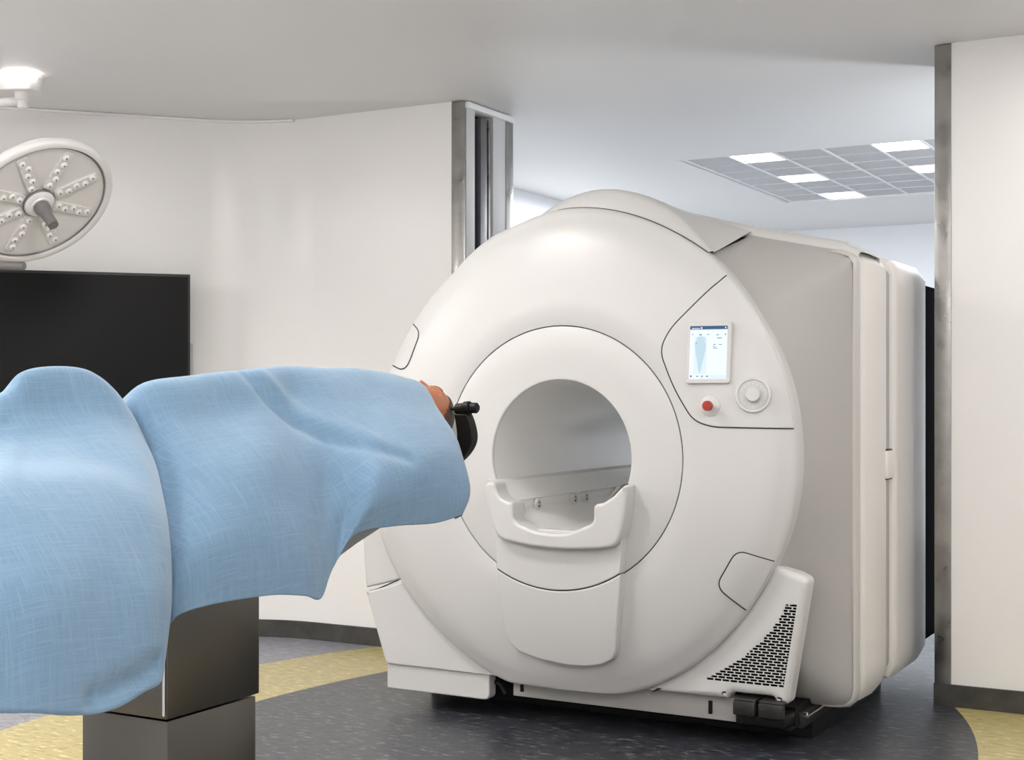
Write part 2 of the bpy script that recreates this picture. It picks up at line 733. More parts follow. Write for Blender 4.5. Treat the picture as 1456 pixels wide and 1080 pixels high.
add_box(b, XL1 - .06, XL1 - .002, 6.348, 6.366, 0.01, H - .06, .003)
link('door_seal', b, M['steel'], door)
b = bmesh.new()
add_box(b, XL0, XL1 + .022, 6.104, WB, H - .038, H - .008, .003)
struct('trim_7', b, M['wall_plain'], 'white head strip above the left jamb lining')

# ------------------------------------------------------------------ SCAN ROOM CEILING GRID
gx = [-3.40 + i * .302 for i in range(8)]
gx = [-3.385, -3.085, -2.795, -2.49, -2.19, -1.895, -1.60, -1.30]
gy = [8.39 + i * .32 for i in range(8)]
gz = H + .012
gr = thing('ceiling_grid', 'recessed grid of grey tiles in the scan room ceiling', 'ceiling grid', (-2.4, 9.5, H))
b = bmesh.new()
for x in gx:
    add_box(b, x - .008, x + .008, gy[0], gy[-1], gz - .006, gz + .012)
for i, y in enumerate(gy):
    w = .008 if i in (0, 7) else .003
    add_box(b, gx[0], gx[-1], y - w, y + w, gz - .004, gz + .010)
link('grid_frame', b, M['grid'], gr)
b = bmesh.new()
add_box(b, -3.43, gx[0] - .008, 8.36, 10.64, gz + .004, gz + .03)
add_box(b, gx[-1] + .008, -1.12, 8.36, 10.64, gz + .004, gz + .03)
add_box(b, -3.43, -1.12, 8.36, gy[0] - .008, gz + .004, gz + .03)
add_box(b, -3.43, -1.12, gy[-1] + .008, 10.64, gz + .004, gz + .03)
link('grid_border', b, M['tile'], gr)
light_cells = {(1, 0): 'rectangular ceiling light panel in the nearest tile row, left of the two there',
               (1, 3): 'rectangular ceiling light panel in the middle of the grid, second in its slanting column',
               (1, 6): 'rectangular ceiling light panel farthest back, third in its slanting column',
               (4, 0): 'rectangular ceiling light panel in the nearest tile row, close to the steel jamb',
               (4, 3): 'rectangular ceiling light panel partly hidden by the right steel jamb'}
first = None
for i in range(7):
    for j in range(7):
        b = box(gx[i] + .010, gx[i + 1] - .010, gy[j] + .005, gy[j + 1] - .005, gz + .0, gz + .016, bev=.002, seg=1)
        if (i, j) in light_cells:
            o = link('ceiling_light', b, M['panel_light'], None, origin=((gx[i] + gx[i + 1]) / 2, (gy[j] + gy[j + 1]) / 2, gz))
            tag(o, light_cells[(i, j)], 'ceiling light', 'light panels in the scan room ceiling')
        else:
            link('ceiling_tile', b, M['tile'], gr)

# ------------------------------------------------------------------ MRI SCANNER
GX, GZ = -2.455, 1.075
mri = thing('mri_scanner', 'large white round-faced MRI scanner standing in the opening', 'scanner', (GX, 5.4, 0))

FP = [(.2985, 4.842), (.2985, 4.836), (.2995, 4.8322), (.3025, 4.8298), (.315, 4.829), (.40, 4.829), (.505, 4.828), (.60, 4.833), (.70, 4.844),
      (.80, 4.862), (.86, 4.880), (.90, 4.900), (.922, 4.911), (.934, 4.921), (.939, 4.935), (.94, 4.965), (.938, 5.02)]


def fine(profile, per=3):
    v = smooth_line([Vector((a, b, 0)) for a, b in profile], per)
    return [(p.x, p.y) for p in v]


INNER = fine([p for p in FP if p[0] <= .41], 3) + [(.502, 4.828)]
OUTER = [(.51, 4.828)] + fine([p for p in FP if p[0] >= .60], 4)
FULL = [p for p in INNER if p[0] >= .315] + OUTER


def yface_r(r):
    if r <= FULL[0][0]:
        return FULL[0][1]
    for (r0, y0), (r1, y1) in zip(FULL, FULL[1:]):
        if r <= r1 and r1 > r0:
            t = (r - r0) / (r1 - r0)
            return y0 + (y1 - y0) * t
    return FULL[-1][1]


RT = [(-180, .95), (-160, .965), (-130, .95), (-110, .955), (-75, .935), (-30, .908), (0, .910), (30, .926), (55, .952), (90, .972), (110, .95), (130, .915), (150, .91), (180, .95)]


def edge_scale(th):
    d = math.degrees(math.atan2(math.sin(th), math.cos(th)))
    for (a0, r0), (a1, r1) in zip(RT, RT[1:]):
        if a0 <= d <= a1:
            t = (d - a0) / (a1 - a0)
            t = t * t * (3 - 2 * t)
            return (r0 + (r1 - r0) * t) / .94
    return 1


def blend(r):
    t = max(0, min(1, (r - .55) / (.94 - .55)))
    return t * t * (3 - 2 * t)


def face_pt(r, th, dy=0):
    s = 1 + (edge_scale(th) - 1) * blend(r)
    z = GZ + r * s * math.sin(th)
    x = GX + r * s * math.cos(th)
    return x, z


def yface(x, z):
    dx, dz = x - GX, z - GZ
    r = math.hypot(dx, dz)
    th = math.atan2(dz, dx)
    s = 1 + (edge_scale(th) - 1) * blend(r)
    return yface_r(r / s)


def on_face(px, py, it=8):
    Y = 4.86
    for _ in range(it):
        p = at_y(px, py, Y)
        dx, dz = p.x - GX, p.z - GZ
        r = math.hypot(dx, dz)
        th = math.atan2(dz, dx)
        s = (1 + (edge_scale(th) - 1) * blend(r))
        Y = .5 * Y + .5 * yface_r(min(r / s, .925))
    p = at_y(px, py, Y)
    return Vector((p.x, p.z))


SEG = 240


def dome(profile):
    bm = bmesh.new()
    prev = None
    for r, y in profile:
        cur = []
        for i in range(SEG):
            th = 2 * PI * i / SEG
            x, z = face_pt(r, th)
            cur.append(bm.verts.new((x, y, max(z, .165))))
        if prev:
            for i in range(SEG):
                j = (i + 1) % SEG
                try:
                    bm.faces.new([prev[i], prev[j], cur[j], cur[i]])
                except ValueError:
                    pass
        prev = cur
    return bm


RS = .506
outer_prof = [(RS + .0022, 4.836), (RS + .0022, 4.8300), (RS + .006, 4.828)] + OUTER[1:]
inner_prof = INNER[:-1] + [(RS - .006, 4.828), (RS - .0022, 4.8300), (RS - .0022, 4.836)]
link('front_cover', dome(outer_prof), M['white'], mri, sharp=60)
link('bore_ring', dome(inner_prof), M['white'], mri, sharp=60)
link('ring_seam', dome([(RS - .004, 4.836), (RS + .004, 4.836)]), M['seam'], mri)
b = bmesh.new()
add_lathe(b, (GX, 4.93, GZ), (0, 1, 0), [(.2985, -.089), (.2985, .05), (.2985, 2.0), (.33, 2.07)], 96, cap=False)
link('bore_tube', b, M['bore'], mri)


# body outline behind the face, in (x, z)
def outline(ins=0.0, top=0.0, n=None):
    w = 1.035 - ins
    right = [(w, .13 + ins), (w, 1.835 - top), (w - .03, 1.855 - top), (.545, 1.955 - top), (.28, 2.03 - top)]
    left = [(-.26, 2.00 - top), (-.52, 1.88 - top), (-.76, 1.68 - top), (-.93 + ins, 1.44 - top), (-.96 + ins, .13 + ins)]
    full = [(GX + x, z) for x, z in [(0, .13 + ins)] + right + [(0, 2.05 - top)] + left]
    rr = [0, .07, .05, .03, .25, .2, .3, .2, .2, .2, .2, .07]
    return roundpoly(full, rr, 6)


def ray_out(poly, th):
    d = Vector((math.cos(th), math.sin(th)))
    best = None
    for i in range(len(poly)):
        a = Vector(poly[i]) - Vector((GX, GZ))
        e = Vector(poly[(i + 1) % len(poly)]) - Vector((GX, GZ)) - a
        den = d.x * e.y - d.y * e.x
        if abs(den) < 1e-9:
            continue
        t = (a.x * e.y - a.y * e.x) / den
        u = (a.x * d.y - a.y * d.x) / den
        if t > 0 and -1e-6 <= u <= 1 + 1e-6 and (best is None or t < best):
            best = t
    return best


YR = 5.285                                                       # rim where the side covers end
OUT = outline()


def side_cover(t0, t1, n=70):
    bm = bmesh.new()
    prev = None
    for i in range(n + 1):
        th = t0 + (t1 - t0) * i / n
        R = ray_out(OUT, th)
        x, z = face_pt(.925, th)
        r0 = math.hypot(x - GX, z - GZ)
        row = []
        for k in range(9):
            t = k / 8
            row.append((r0 + (R - .012 - r0) * (t ** 1.15), 4.965 + (YR - .03 - 4.965) * t))
        row += [(R - .004, YR - .016), (R, YR), (R, YR + .012), (R - .015, YR + .014)]
        cur = [bm.verts.new((GX + r * math.cos(th), y, max(.125, GZ + r * math.sin(th)))) for r, y in row]
        if prev:
            for a in range(len(cur) - 1):
                try:
                    bm.faces.new([prev[a], prev[a + 1], cur[a + 1], cur[a]])
                except ValueError:
                    pass
        prev = cur
    return bm


TH0 = math.radians(55.0)
o = link('side_cover', side_cover(math.radians(-72), TH0 - .004), M['side'], mri, sharp=50)
o['label'] = 'grey flank panel right of the round face'
o = link('side_cover', side_cover(PI - TH0 + .004, PI + math.radians(72)), M['side'], mri, sharp=50)


bm = bmesh.new()
prev = None
for i in range(61):
    th = math.radians(-46 + 86 * i / 60)
    R = ray_out(OUT, th)
    row = [(R - .016, YR - .036), (R - .009, YR - .034), (R - .002, YR - .022), (R + .002, YR - .008), (R + .002, YR + .01), (R - .012, YR + .013)]
    cur = [bm.verts.new((GX + r * math.cos(th), y, max(.122, GZ + r * math.sin(th)))) for r, y in row]
    if prev:
        for a in range(len(cur) - 1):
            bm.faces.new([prev[a], prev[a + 1], cur[a + 1], cur[a]])
    prev = cur
link('rim_lip', bm, M['lip'], mri, sharp=60)


def shell(stations, m, name, sharp=45, cap_back=False, cap_r=None):
    """stations: (Y, inset, top drop)"""
    bm = bmesh.new()
    prev = None
    N = 160
    for Y, ins, top in stations:
        ol = outline(ins, top)
        cur = []
        for i in range(N):
            th = 2 * PI * i / N
            th += .0 
            R = ray_out(ol, th)
            cur.append(bm.verts.new((GX + R * math.cos(th), Y, GZ + R * math.sin(th))))
        if prev:
            for i in range(N):
                j = (i + 1) % N
                bm.faces.new([prev[i], prev[j], cur[j], cur[i]])
        prev = cur
    if cap_r:
        cur = [bm.verts.new((GX + cap_r * math.cos(2 * PI * i / N), stations[-1][0], GZ + cap_r * math.sin(2 * PI * i / N))) for i in range(N)]
        for i in range(N):
            j = (i + 1) % N
            bm.faces.new([prev[i], prev[j], cur[j], cur[i]])
    return link(name, bm, m, mri, sharp=sharp)


shell([(5.288, .02, .02), (5.30, .015, .015), (5.345, .015, .015)], M['seam'], 'rim_gap')
shell([(5.335, .03, .01), (5.338, .012, .002), (5.352, .003, -.007), (5.385, 0, -.01), (5.55, -.004, -.012), (5.70, .003, -.01), (5.725, .008, -.007), (5.735, .016, .0), (5.74, .026, .01)],
      M['cream'], 'middle_cover', 30)
shell([(5.73, .022, .0), (5.84, .022, .0)], M['side'], 'recess_band')
shell([(5.832, .03, .0), (5.836, .012, -.012), (5.85, .003, -.02), (5.90, 0, -.025), (6.30, 0, -.025), (6.33, .0005, -.022), (6.36, .002, -.018), (6.42, .006, -.01), (6.46, .025, .01), (6.47, .05, .03)],
      M['cream'], 'rear_cover', 30)
shell([(6.45, .035, .03), (6.95, .035, .03), (7.0, .12, .12)], M['gap_shade'], 'shaded_vessel', 40, cap_r=.33)  # added body, black for the shade behind the covers

# roof roll above the flank panels
def top_z(x):
    best = 0
    for i in range(len(OUT)):
        (x0, z0), (x1, z1) = OUT[i - 1], OUT[i]
        if min(x0, x1) <= x <= max(x0, x1) and abs(x1 - x0) > 1e-7:
            best = max(best, z0 + (z1 - z0) * (x - x0) / (x1 - x0))
    return best


bm = bmesh.new()
prev = None
for i in range(81):
    x = -1.045 + 2.09 * i / 80
    x = -.55 + 1.582 * i / 80
    ax = abs(x)
    zt = top_z(GX + x)
    sec = [(YR - .002, -.012), (YR, .004), (YR + .008, .022), (YR + .03, .036), (YR + .07, .041), (YR + .16, .041), (5.60, .036), (5.60, -.03)]
    if x > .98 or x < -.4:
        sec = [(y, dz * .7) for y, dz in sec]
    cur = [bm.verts.new((GX + x, y, zt + dz)) for y, dz in sec]
    if prev:
        for a in range(len(cur) - 1):
            bm.faces.new([prev[a], prev[a + 1], cur[a + 1], cur[a]])
    prev = cur
link('roof_cover', bm, M['white'], mri, sharp=50)

# hump cover on top of the face
bm = bmesh.new()
prev = None
NH = 60
for i in range(NH + 1):
    a = math.radians(100) + (math.radians(54.6) - math.radians(100)) * i / NH
    x, z = face_pt(.935, a)
    u = 2 * i / NH - 1                                         # -1 .. 1
    k = max(0, 1 - abs(u) ** 2.2)
    hh = .085 * k ** 1.1
    R = ray_out(OUT, a)
    xr, zr = GX + R * math.cos(a), GZ + R * math.sin(a)
    zr = top_z(xr) + .036
    base = Vector((x, 4.962, z + .0012))
    c1 = Vector((x + .008 * u, 4.970 + .006 * k, z + hh * .5 + .005))
    c2 = Vector((x + .015 * u, 4.985 + .018 * k, z + hh * .93 + .008))
    c3 = Vector((x + .02 * u, 5.01 + .045 * k, z + hh + .010))
    end = Vector((xr, YR + .06, zr))
    mid = c3 * .45 + end * .55 + Vector((0, 0, .006 * k - .012 * k * max(0, u)))
    pts = smooth_line([base, c1, c2, c3, mid, end], 4)
    cur = [bm.verts.new(p) for p in pts]
    if prev:
        for j in range(len(cur) - 1):
            bm.faces.new([prev[j], prev[j + 1], cur[j + 1], cur[j]])
    prev = cur
link('top_cover', bm, M['white'], mri, sharp=50)
# dark seams that bound the hump
b = bmesh.new()
pts = []
for i in range(41):
    a = math.radians(94 - (94 - 54) * i / 40)
    x, z = face_pt(.9405, a)
    pts.append(Vector((x, 4.948, z)))
add_tube(b, pts, .0028, 6)
link('cover_seam', b, M['seam'], mri)


def face_panel(name, pix, rnd, lift=.0028, seam=.0045, m='white', clampr=.937):
    poly = []
    for p in pix:
        q = on_face(*p)
        dx, dz = q.x - GX, q.y - GZ
        r, th = math.hypot(dx, dz), math.atan2(dz, dx)
        s = 1 + (edge_scale(th) - 1) * blend(r)
        if r / s > clampr:
            x, z = face_pt(clampr, th)
            q = Vector((x, z))
        poly.append(q)
    poly = roundpoly(poly, rnd, 6)
    if area2(poly) < 0:
        poly.reverse()
    poly = dense(poly, .008)
    rr = []
    for q in poly:
        dx, dz = q.x - GX, q.y - GZ
        th = math.atan2(dz, dx)
        rr.append(math.hypot(dx, dz) / (1 + (edge_scale(th) - 1) * blend(math.hypot(dx, dz))))
    n = len(poly)
    on = [r < clampr - .004 for r in rr]
    start = next((i for i in range(n) if on[i] and not on[i - 1]), 0)
    run = []
    i = start
    while len(run) < n and on[i % n]:
        run.append(poly[i % n])
        i += 1
    link('panel_seam', ribbon(run, seam, yface, .0016), M['seam'], mri)
    b2 = plate(inset(poly, seam * .5), lambda x, z: yface(x, z) - lift, .006, .002, step=.014)
    return link(name, b2, M[m], mri)


cp = face_panel('control_panel', [(1037, 386), (1066, 416), (1091, 453), (1111, 491), (1126, 531), (1136, 570), (1141, 608), (1012, 607), (985, 597), (958, 552), (938, 498), (952, 468)],
                [.01, .05, .05, .05, .05, .05, .004, .06, .06, .1, .07, .06])
hp = face_panel('access_hatch', [(1048, 781), (1113, 804), (1103, 832), (1090, 856), (1070, 876), (1018, 833)], [.04, .004, .05, .05, .004, .04])
hp['label'] = 'small lower right hatch panel'
hp2 = face_panel('access_hatch', [(570, 446), (598, 472), (577, 528), (541, 511), (552, 478)], [.01, .06, .05, .01, .03])
hp2['label'] = 'small upper left hatch panel'

def face_normal(x, z, e=.004):
    return Vector(((yface(x + e, z) - yface(x - e, z)) / (2 * e), -1, (yface(x, z + e) - yface(x, z - e)) / (2 * e))).normalized()


# touch screen on the control panel
pc = on_face(1006.5, 501)
ys = yface(pc.x, pc.y) - .0035
tl_, br_ = at_y(976, 457, ys - .012), at_y(1037, 545, ys - .012)
sx0, sx1, sz1, sz0 = tl_.x, br_.x, tl_.z, br_.z
_n = face_normal(pc.x, pc.y)
y_ts = lambda x, z: ys - .008 + (-_n.x / _n.y) * (x - pc.x) + (-_n.z / _n.y) * (z - pc.y)
ts = link('touch_screen', plate(roundpoly([(sx0, sz0), (sx1, sz0), (sx1, sz1), (sx0, sz1)], .014), y_ts, .012, .004), M['white'], mri)


def emis(name, c, s=1.0):
    return mat(name, tuple(min(1, v * .06) for v in c), .45, noise_amt=.01, emit=c, estr=s)


ME = [emis('screen_white', (.86, .93, .98), .95), emis('screen_navy', (.012, .085, .24), .8), emis('screen_blue', (.55, .74, .86), .9),
      emis('screen_pale', (.74, .87, .95), .95), emis('screen_ink', (.10, .26, .42), .9), emis('screen_text', (.9, .95, 1), 1.0)]
W_, H_ = sx1 - sx0, sz1 - sz0


def S(u, v):
    """screen coordinates 0..1 from the upper left of the glass"""
    return (sx0 + W_ * (.085 + .83 * u), sz1 - H_ * (.075 + .855 * v))


bm = bmesh.new()


def quad(u0, v0, u1, v1, mi, lv):
    a, c = S(u0, v0), S(u1, v1)
    vs = [bm.verts.new((x, y_ts(x, z) - .0003 - lv * .0002, z)) for x, z in ((a[0], a[1]), (c[0], a[1]), (c[0], c[1]), (a[0], c[1]))]
    f = bm.faces.new(vs)
    f.material_index = mi


def spoly(uv, mi, lv):
    f = bm.faces.new([bm.verts.new((S(u, v)[0], y_ts(*S(u, v)) - .0003 - lv * .0002, S(u, v)[1])) for u, v in uv])
    f.material_index = mi


quad(0, 0, 1, 1, 0, 0)
quad(0, 0, 1, .065, 1, 1)
quad(0, .065, 1, .085, 3, 1)
for k, (u, w) in enumerate(((.05, .03), (.085, .02), (.115, .03), (.155, .025), (.19, .03), (.23, .025))):
    quad(u, .036, u + w, .052, 5, 2)
quad(.285, .022, .325, .054, 5, 2)
quad(.93, .022, .965, .045, 5, 2)
quad(.12, .20, .46, .90, 3, 1)
spoly([(.15, .30), (.18, .275), (.25, .27), (.36, .27), (.42, .29), (.435, .36), (.43, .45), (.38, .62), (.33, .78), (.29, .89), (.27, .89), (.23, .74), (.18, .55), (.145, .40)], 2, 2)
spoly([(.17, .27), (.2, .21), (.3, .19), (.40, .21), (.42, .27)], 2, 2)
for u, v, w, h in ((.05, .155, .04, .012), (.25, .155, .07, .022), (.45, .157, .08, .01), (.71, .16, .06, .018), (.93, .15, .035, .024), (.73, .222, .12, .014), (.63, .345, .07, .012), (.78, .345, .08, .012), (.62, .385, .07, .01), (.63, .413, .12, .012), (.175, .31, .03, .012), (.15, .33, .02, .01)):
    quad(u, v, u + w, v + h, 4, 3)
for u, h in ((.03, .035), (.2, .02), (.33, .02), (.46, .025)):
    quad(u, .945 - h / 2, u + .055, .945 + h / 2, 4, 3)
for u in (.34, .5):
    quad(u, .975, u + .025, .99, 2, 3)
quad(.56, .925, .98, .99, 3, 1)
link('display', bm, ME, ts, recalc=False)

# dial
pd = on_face(1071, 561)
yd = yface(pd.x, pd.y) - .003
nd = face_normal(pd.x, pd.y)
du, dv, _ = frame_of(nd)
Dp = Vector((pd.x, yface(pd.x, pd.y), pd.y))
dl_ = link('dial_ring', lathe(Dp, nd, [(.066, -.006), (.066, .008), (.063, .011), (.055, .011), (.053, .007), (.0, .007)], 48), M['white'], mri)
dp = link('dial_plate', lathe(Dp, nd, [(.0525, .0065), (.0525, .0085), (0, .0085)], 48), M['dial'], dl_)
for k in range(16):
    a = k * PI / 8
    c = Dp + (du * math.cos(a) + dv * math.sin(a)) * .041
    link('key_mark', lathe(c, nd, [(.0045, .008), (.0045, .0094), (0, .0096)], 10), M['white'], dl_)
link('dial_knob', lathe(Dp, nd, [(.029, .007), (.029, .012), (.027, .026), (.024, .030), (0, .030)], 40), M['knobgrey'], dl_)
# emergency button
pe = on_face(1010, 577)
ne = face_normal(pe.x, pe.y)
Ep = Vector((pe.x, yface(pe.x, pe.y), pe.y))
eb = link('button_base', lathe(Ep, ne, [(.037, -.004), (.037, .005), (.034, .007), (0, .007)], 40), M['white'], mri)
link('button_collar', lathe(Ep, ne, [(.014, .006), (.014, .018), (.011, .020), (.011, .033)], 28), M['polished'], eb)
o = link('emergency_button', lathe(Ep, ne, [(.017, .030), (.0185, .033), (.0185, .046), (.017, .050), (0, .0515)], 36), M['red'], eb)
o['label'] = 'red emergency button'


# base covers (left and right lower corners)
def arc_edge(z_from, z_to, side, r=.930, n=26):
    """points on the face edge between two heights, lower half"""
    out = []
    for i in range(n + 1):
        z = z_from + (z_to - z_from) * i / n
        R_ = r
        th = math.asin(max(-1, min(1, (z - GZ) / R_)))
        for _ in range(4):
            tt = th if side > 0 else PI - th
            R_ = r * (1 + (edge_scale(tt) - 1) * blend(r))
            th = math.asin(max(-1, min(1, (z - GZ) / R_)))
        out.append((GX + side * R_ * math.cos(th), z))
    return out


ybase = 4.944


def smooth2(pts, per=5):
    return [(p.x, p.y) for p in smooth_line([Vector((a, b, 0)) for a, b in pts], per)]


outr = roundpoly([(GX + .90, .672), (GX + .945, .652), (GX + .868, .190), (GX + .822, .190), (GX + .815, .216), (GX + .65, .216), (GX + .635, .190), (GX + .60, .190)],
                 [.0, .07, .03, .004, .015, .02, .004, 0], 6)
arcr = arc_edge(.192, .692, 1)
poly_r = [(p[0], p[1]) for p in outr] + arcr
# ventilation slots
holes = []
RTp, RBp = at_y(1133, 861, ybase), at_y(1117, 977, ybase)
LCV = [at_y(*p, ybase) for p in ((1117, 861), (1110, 876), (1098, 893), (1083, 910), (1062, 929), (1036, 947), (1000, 967))]
nrow = 29
for i in range(nrow):
    z = RTp.z + (RBp.z + .003 - RTp.z) * i / (nrow - 1)
    t = (z - RTp.z) / (RBp.z - RTp.z)
    xr = RTp.x + (RBp.x - RTp.x) * t
    xl = None
    for a, c in zip(LCV, LCV[1:]):
        if a.z >= z >= c.z:
            xl = a.x + (c.x - a.x) * (a.z - z) / (a.z - c.z)
    if xl is None:
        xl = LCV[-1].x if z < LCV[-1].z else LCV[0].x
    L_, g, h = .0265, .0043, .0041
    x = xr
    cut = (.5 if i % 2 else 1.0)
    while x - .008 > xl:
        x0 = max(xl, x - L_ * cut)
        cut = 1.0
        if x - x0 > .006:
            c = .0016
            holes.append([(x0 + c, z - h), (x - c, z - h), (x, z - h + c), (x, z + h - c), (x - c, z + h), (x0 + c, z + h), (x0, z + h - c), (x0, z - h + c)])
        x = x0 - g
bc = link('base_cover', plate(poly_r, ybase, .075, .022, holes=holes, step=None, hole_depth=.003), M['white'], mri, sharp=35)
bc['label'] = 'lower right corner cover with vent slots'
b = bmesh.new()
f = b.faces.new([b.verts.new((p.x, ybase + .0032, p.z)) for p in
                 [RTp + Vector((.006, 0, .008)), RBp + Vector((.006, 0, -.008)), LCV[-1] + Vector((-.008, 0, -.008))] + list(reversed(LCV[:-1]))])
link('vent_backing', b, M['dark'], bc)
# left base cover, in two pieces
pl = roundpoly([(GX - .990, .488), (GX - .884, .178), (GX - .42, .178)], [.02, .02, 0], 6)
poly_l = [(p[0], p[1]) for p in pl[:-1]] + arc_edge(.180, .540, -1, .930)
link('base_cover', plate(poly_l, ybase, .11, .010), M['white'], mri, sharp=35)
poly_l2 = [(GX - .986, .494), (GX - .998, .60), (GX - 1.005, .72), (GX - 1.0, .85), (GX - .96, .98)] + list(reversed(arc_edge(.547, .95, -1, .930)))
link('corner_cover', plate(poly_l2, ybase + .004, .11, .010), M['white'], mri, sharp=35)
pl = roundpoly([(GX - .885, .075), (GX - .385, .075), (GX - .385, .205), (GX - .885, .205)], [.008, .03, .02, .004], 6)
link('skirt', plate(pl, ybase + .012, .05, .006), M['white'], mri)
b = bmesh.new()
f0 = at_y(567, 824, ybase - .001)
f1 = at_y(531, 839, ybase - .001)
add_tube(b, [(f0.x, ybase, f0.z), (f1.x, ybase + .01, f1.z)], .003, 6)
link('panel_seam', b, M['seam'], mri)
# front sill with two slots, black block for the shadow under the scanner
b = bmesh.new()
add_box(b, GX - .30, GX + .66, 5.00, 5.06, .095, .185, .004)
link('front_sill', b, M['side'], mri)
for px in (742, 1010):
    p = at_y(px, 985, 4.998)
    link('sill_slot', box(p.x - .008, p.x + .008, 4.996, 5.01, .115, .165, .002), M['black'], mri)
p = at_y(706, 975, 5.0)
b = add_tube(bmesh.new(), [(p.x - .02, 5.01, .145), (p.x + .02, 5.0, .135), (p.x + .045, 5.0, .10)], .012, 8)
link('cable', b, M['black'], mri)
b = bmesh.new()
add_box(b, GX - .86, GX + .86, 5.27, 6.3, 0.001, .125)
add_box(b, GX - .85, GX + .86, 5.06, 5.27, .09, .16)
link('shadow_base', b, M['black'], mri)  # black base block standing for the shadow beneath the scanner
b = bmesh.new()
add_box(b, GX + .845, GX + .875, 5.10, 6.2, .075, .135, .004)
add_box(b, GX + .80, GX + .83, 5.10, 6.2, .06, .10, .004)
link('carriage_beam', b, M['softblack'], mri)
b = bmesh.new()
add_box(b, GX + .876, GX + .884, 5.12, 6.1, .110, .118, .002)
add_lathe(b, (GX + .872, 5.11, .125), (1, 0, 0), rod(.012, .02), 16)
link('carriage_rail', b, M['polished'], mri)
for px0, px1 in ((1045, 1077), (1081, 1117)):
    a, c = at_y(px0, 992, 4.935), at_y(px1, 1016, 4.935)
    b = bmesh.new()
    zt = .205
    add_box(b, a.x, c.x, 4.915, 5.02, zt - .012, zt, .006)
    add_box(b, a.x, c.x, 4.905, 4.935, zt - .062, zt - .008, .008)
    o = link('pedal', b, M['rubber'], mri)
b = bmesh.new()
a, c = at_y(1047, 1010, 4.95), at_y(1118, 1010, 4.95)
add_box(b, a.x, c.x, 4.935, 5.06, .105, .15, .01)
add_box(b, a.x + .02, c.x - .01, 5.04, 5.3, .085, .12, .008)
link('pedal_mount', b, M['black'], mri)

# latch on the flank
p0, p1 = at_x(1259, 641, GX + 1.035), at_x(1266, 679, GX + 1.035)
b = bmesh.new()
add_box(b, GX + 1.02, GX + 1.045, p0.y, p1.y + .02, p1.z, p0.z, .004)
lt = link('side_latch', b, M['cream'], mri)
b = bmesh.new()
add_box(b, GX + 1.015, GX + 1.037, p0.y + .012, p1.y + .026, p1.z - .006, p0.z + .006, .002)
link('latch_gap', b, M['seam'], lt)

# docking collar and apron under the bore
yc = 4.742


def P2(x, y, Y):
    q = at_y(x, y, Y)
    return (q.x, q.z)


col_px = [(687, 697), (688, 688), (695, 684), (702, 687), (704, 698), (710, 708), (720, 713), (728, 714), (728.5, 738), (738, 746), (760, 755), (785, 759), (805, 758), (825, 751), (843, 743),
          (843, 720), (847, 716), (855, 716), (862, 711), (870, 706), (880, 695), (887, 689), (890, 692), (887, 725), (882, 755), (877, 771), (870, 778), (850, 780.5), (815, 781.5), (780, 780), (740, 774), (714, 768), (704, 760), (698, 745)]
cpoly = roundpoly([P2(x, y, yc) for x, y in col_px], .02, 4)
dk = link('docking_collar', plate(cpoly, lambda x, z: yc + .10 * (x - GX) ** 2, .088, .012), M['white'], mri, sharp=50)
ap = [(708, 760), (709, 800), (713, 850), (718, 898), (723, 914), (735, 926), (765, 938), (800, 946), (830, 948.5), (852, 946), (868, 938), (874, 925), (879, 880), (884, 830), (888, 780), (890, 760)]
yap = lambda x, z: yface(x, z) - .046
apw = [P2(x, y, 4.80) for x, y in ap]
zs_ = lambda x, r: GZ - math.sqrt(r * r - (x - GX) ** 2)
up = [p for p in apw if p[1] > zs_(p[0], RS)]
lo = [p for p in apw if p[1] <= zs_(p[0], RS)]
xl, xr = -2.712, -2.19
xl_ = min(apw, key=lambda p: abs(p[1] - .64) + (0 if p[0] < GX else 9))[0]
xr_ = min(apw, key=lambda p: abs(p[1] - .62) + (0 if p[0] > GX else 9))[0]
lo_arc = [(xr_ + (xl_ - xr_) * i / 24, zs_(xr_ + (xl_ - xr_) * i / 24, RS + .002)) for i in range(25)]
up_arc = [(xl_ + (xr_ - xl_) * i / 24, zs_(xl_ + (xr_ - xl_) * i / 24, RS - .002)) for i in range(25)]
lower_poly = lo + lo_arc
link('apron', plate(lower_poly, yap, .06, .006, step=.03), M['white'], mri, sharp=50)['label'] = 'lower apron panel below the seam'
upper_poly = [(xl_ - .004, .80)] + up_arc + [(xr_ + .012, .80)]
link('apron', plate(upper_poly, yap, .06, .004, step=.03), M['white'], mri, sharp=50)['label'] = 'upper apron panel under the collar'
sp = [Vector((xl_ + .003 + (xr_ - xl_ - .004) * i / 30, zs_(xl_ + .003 + (xr_ - xl_ - .004) * i / 30, RS))) for i in range(31)]
link('apron_seam', ribbon(sp, .007, yap, -.003), M['seam'], mri)
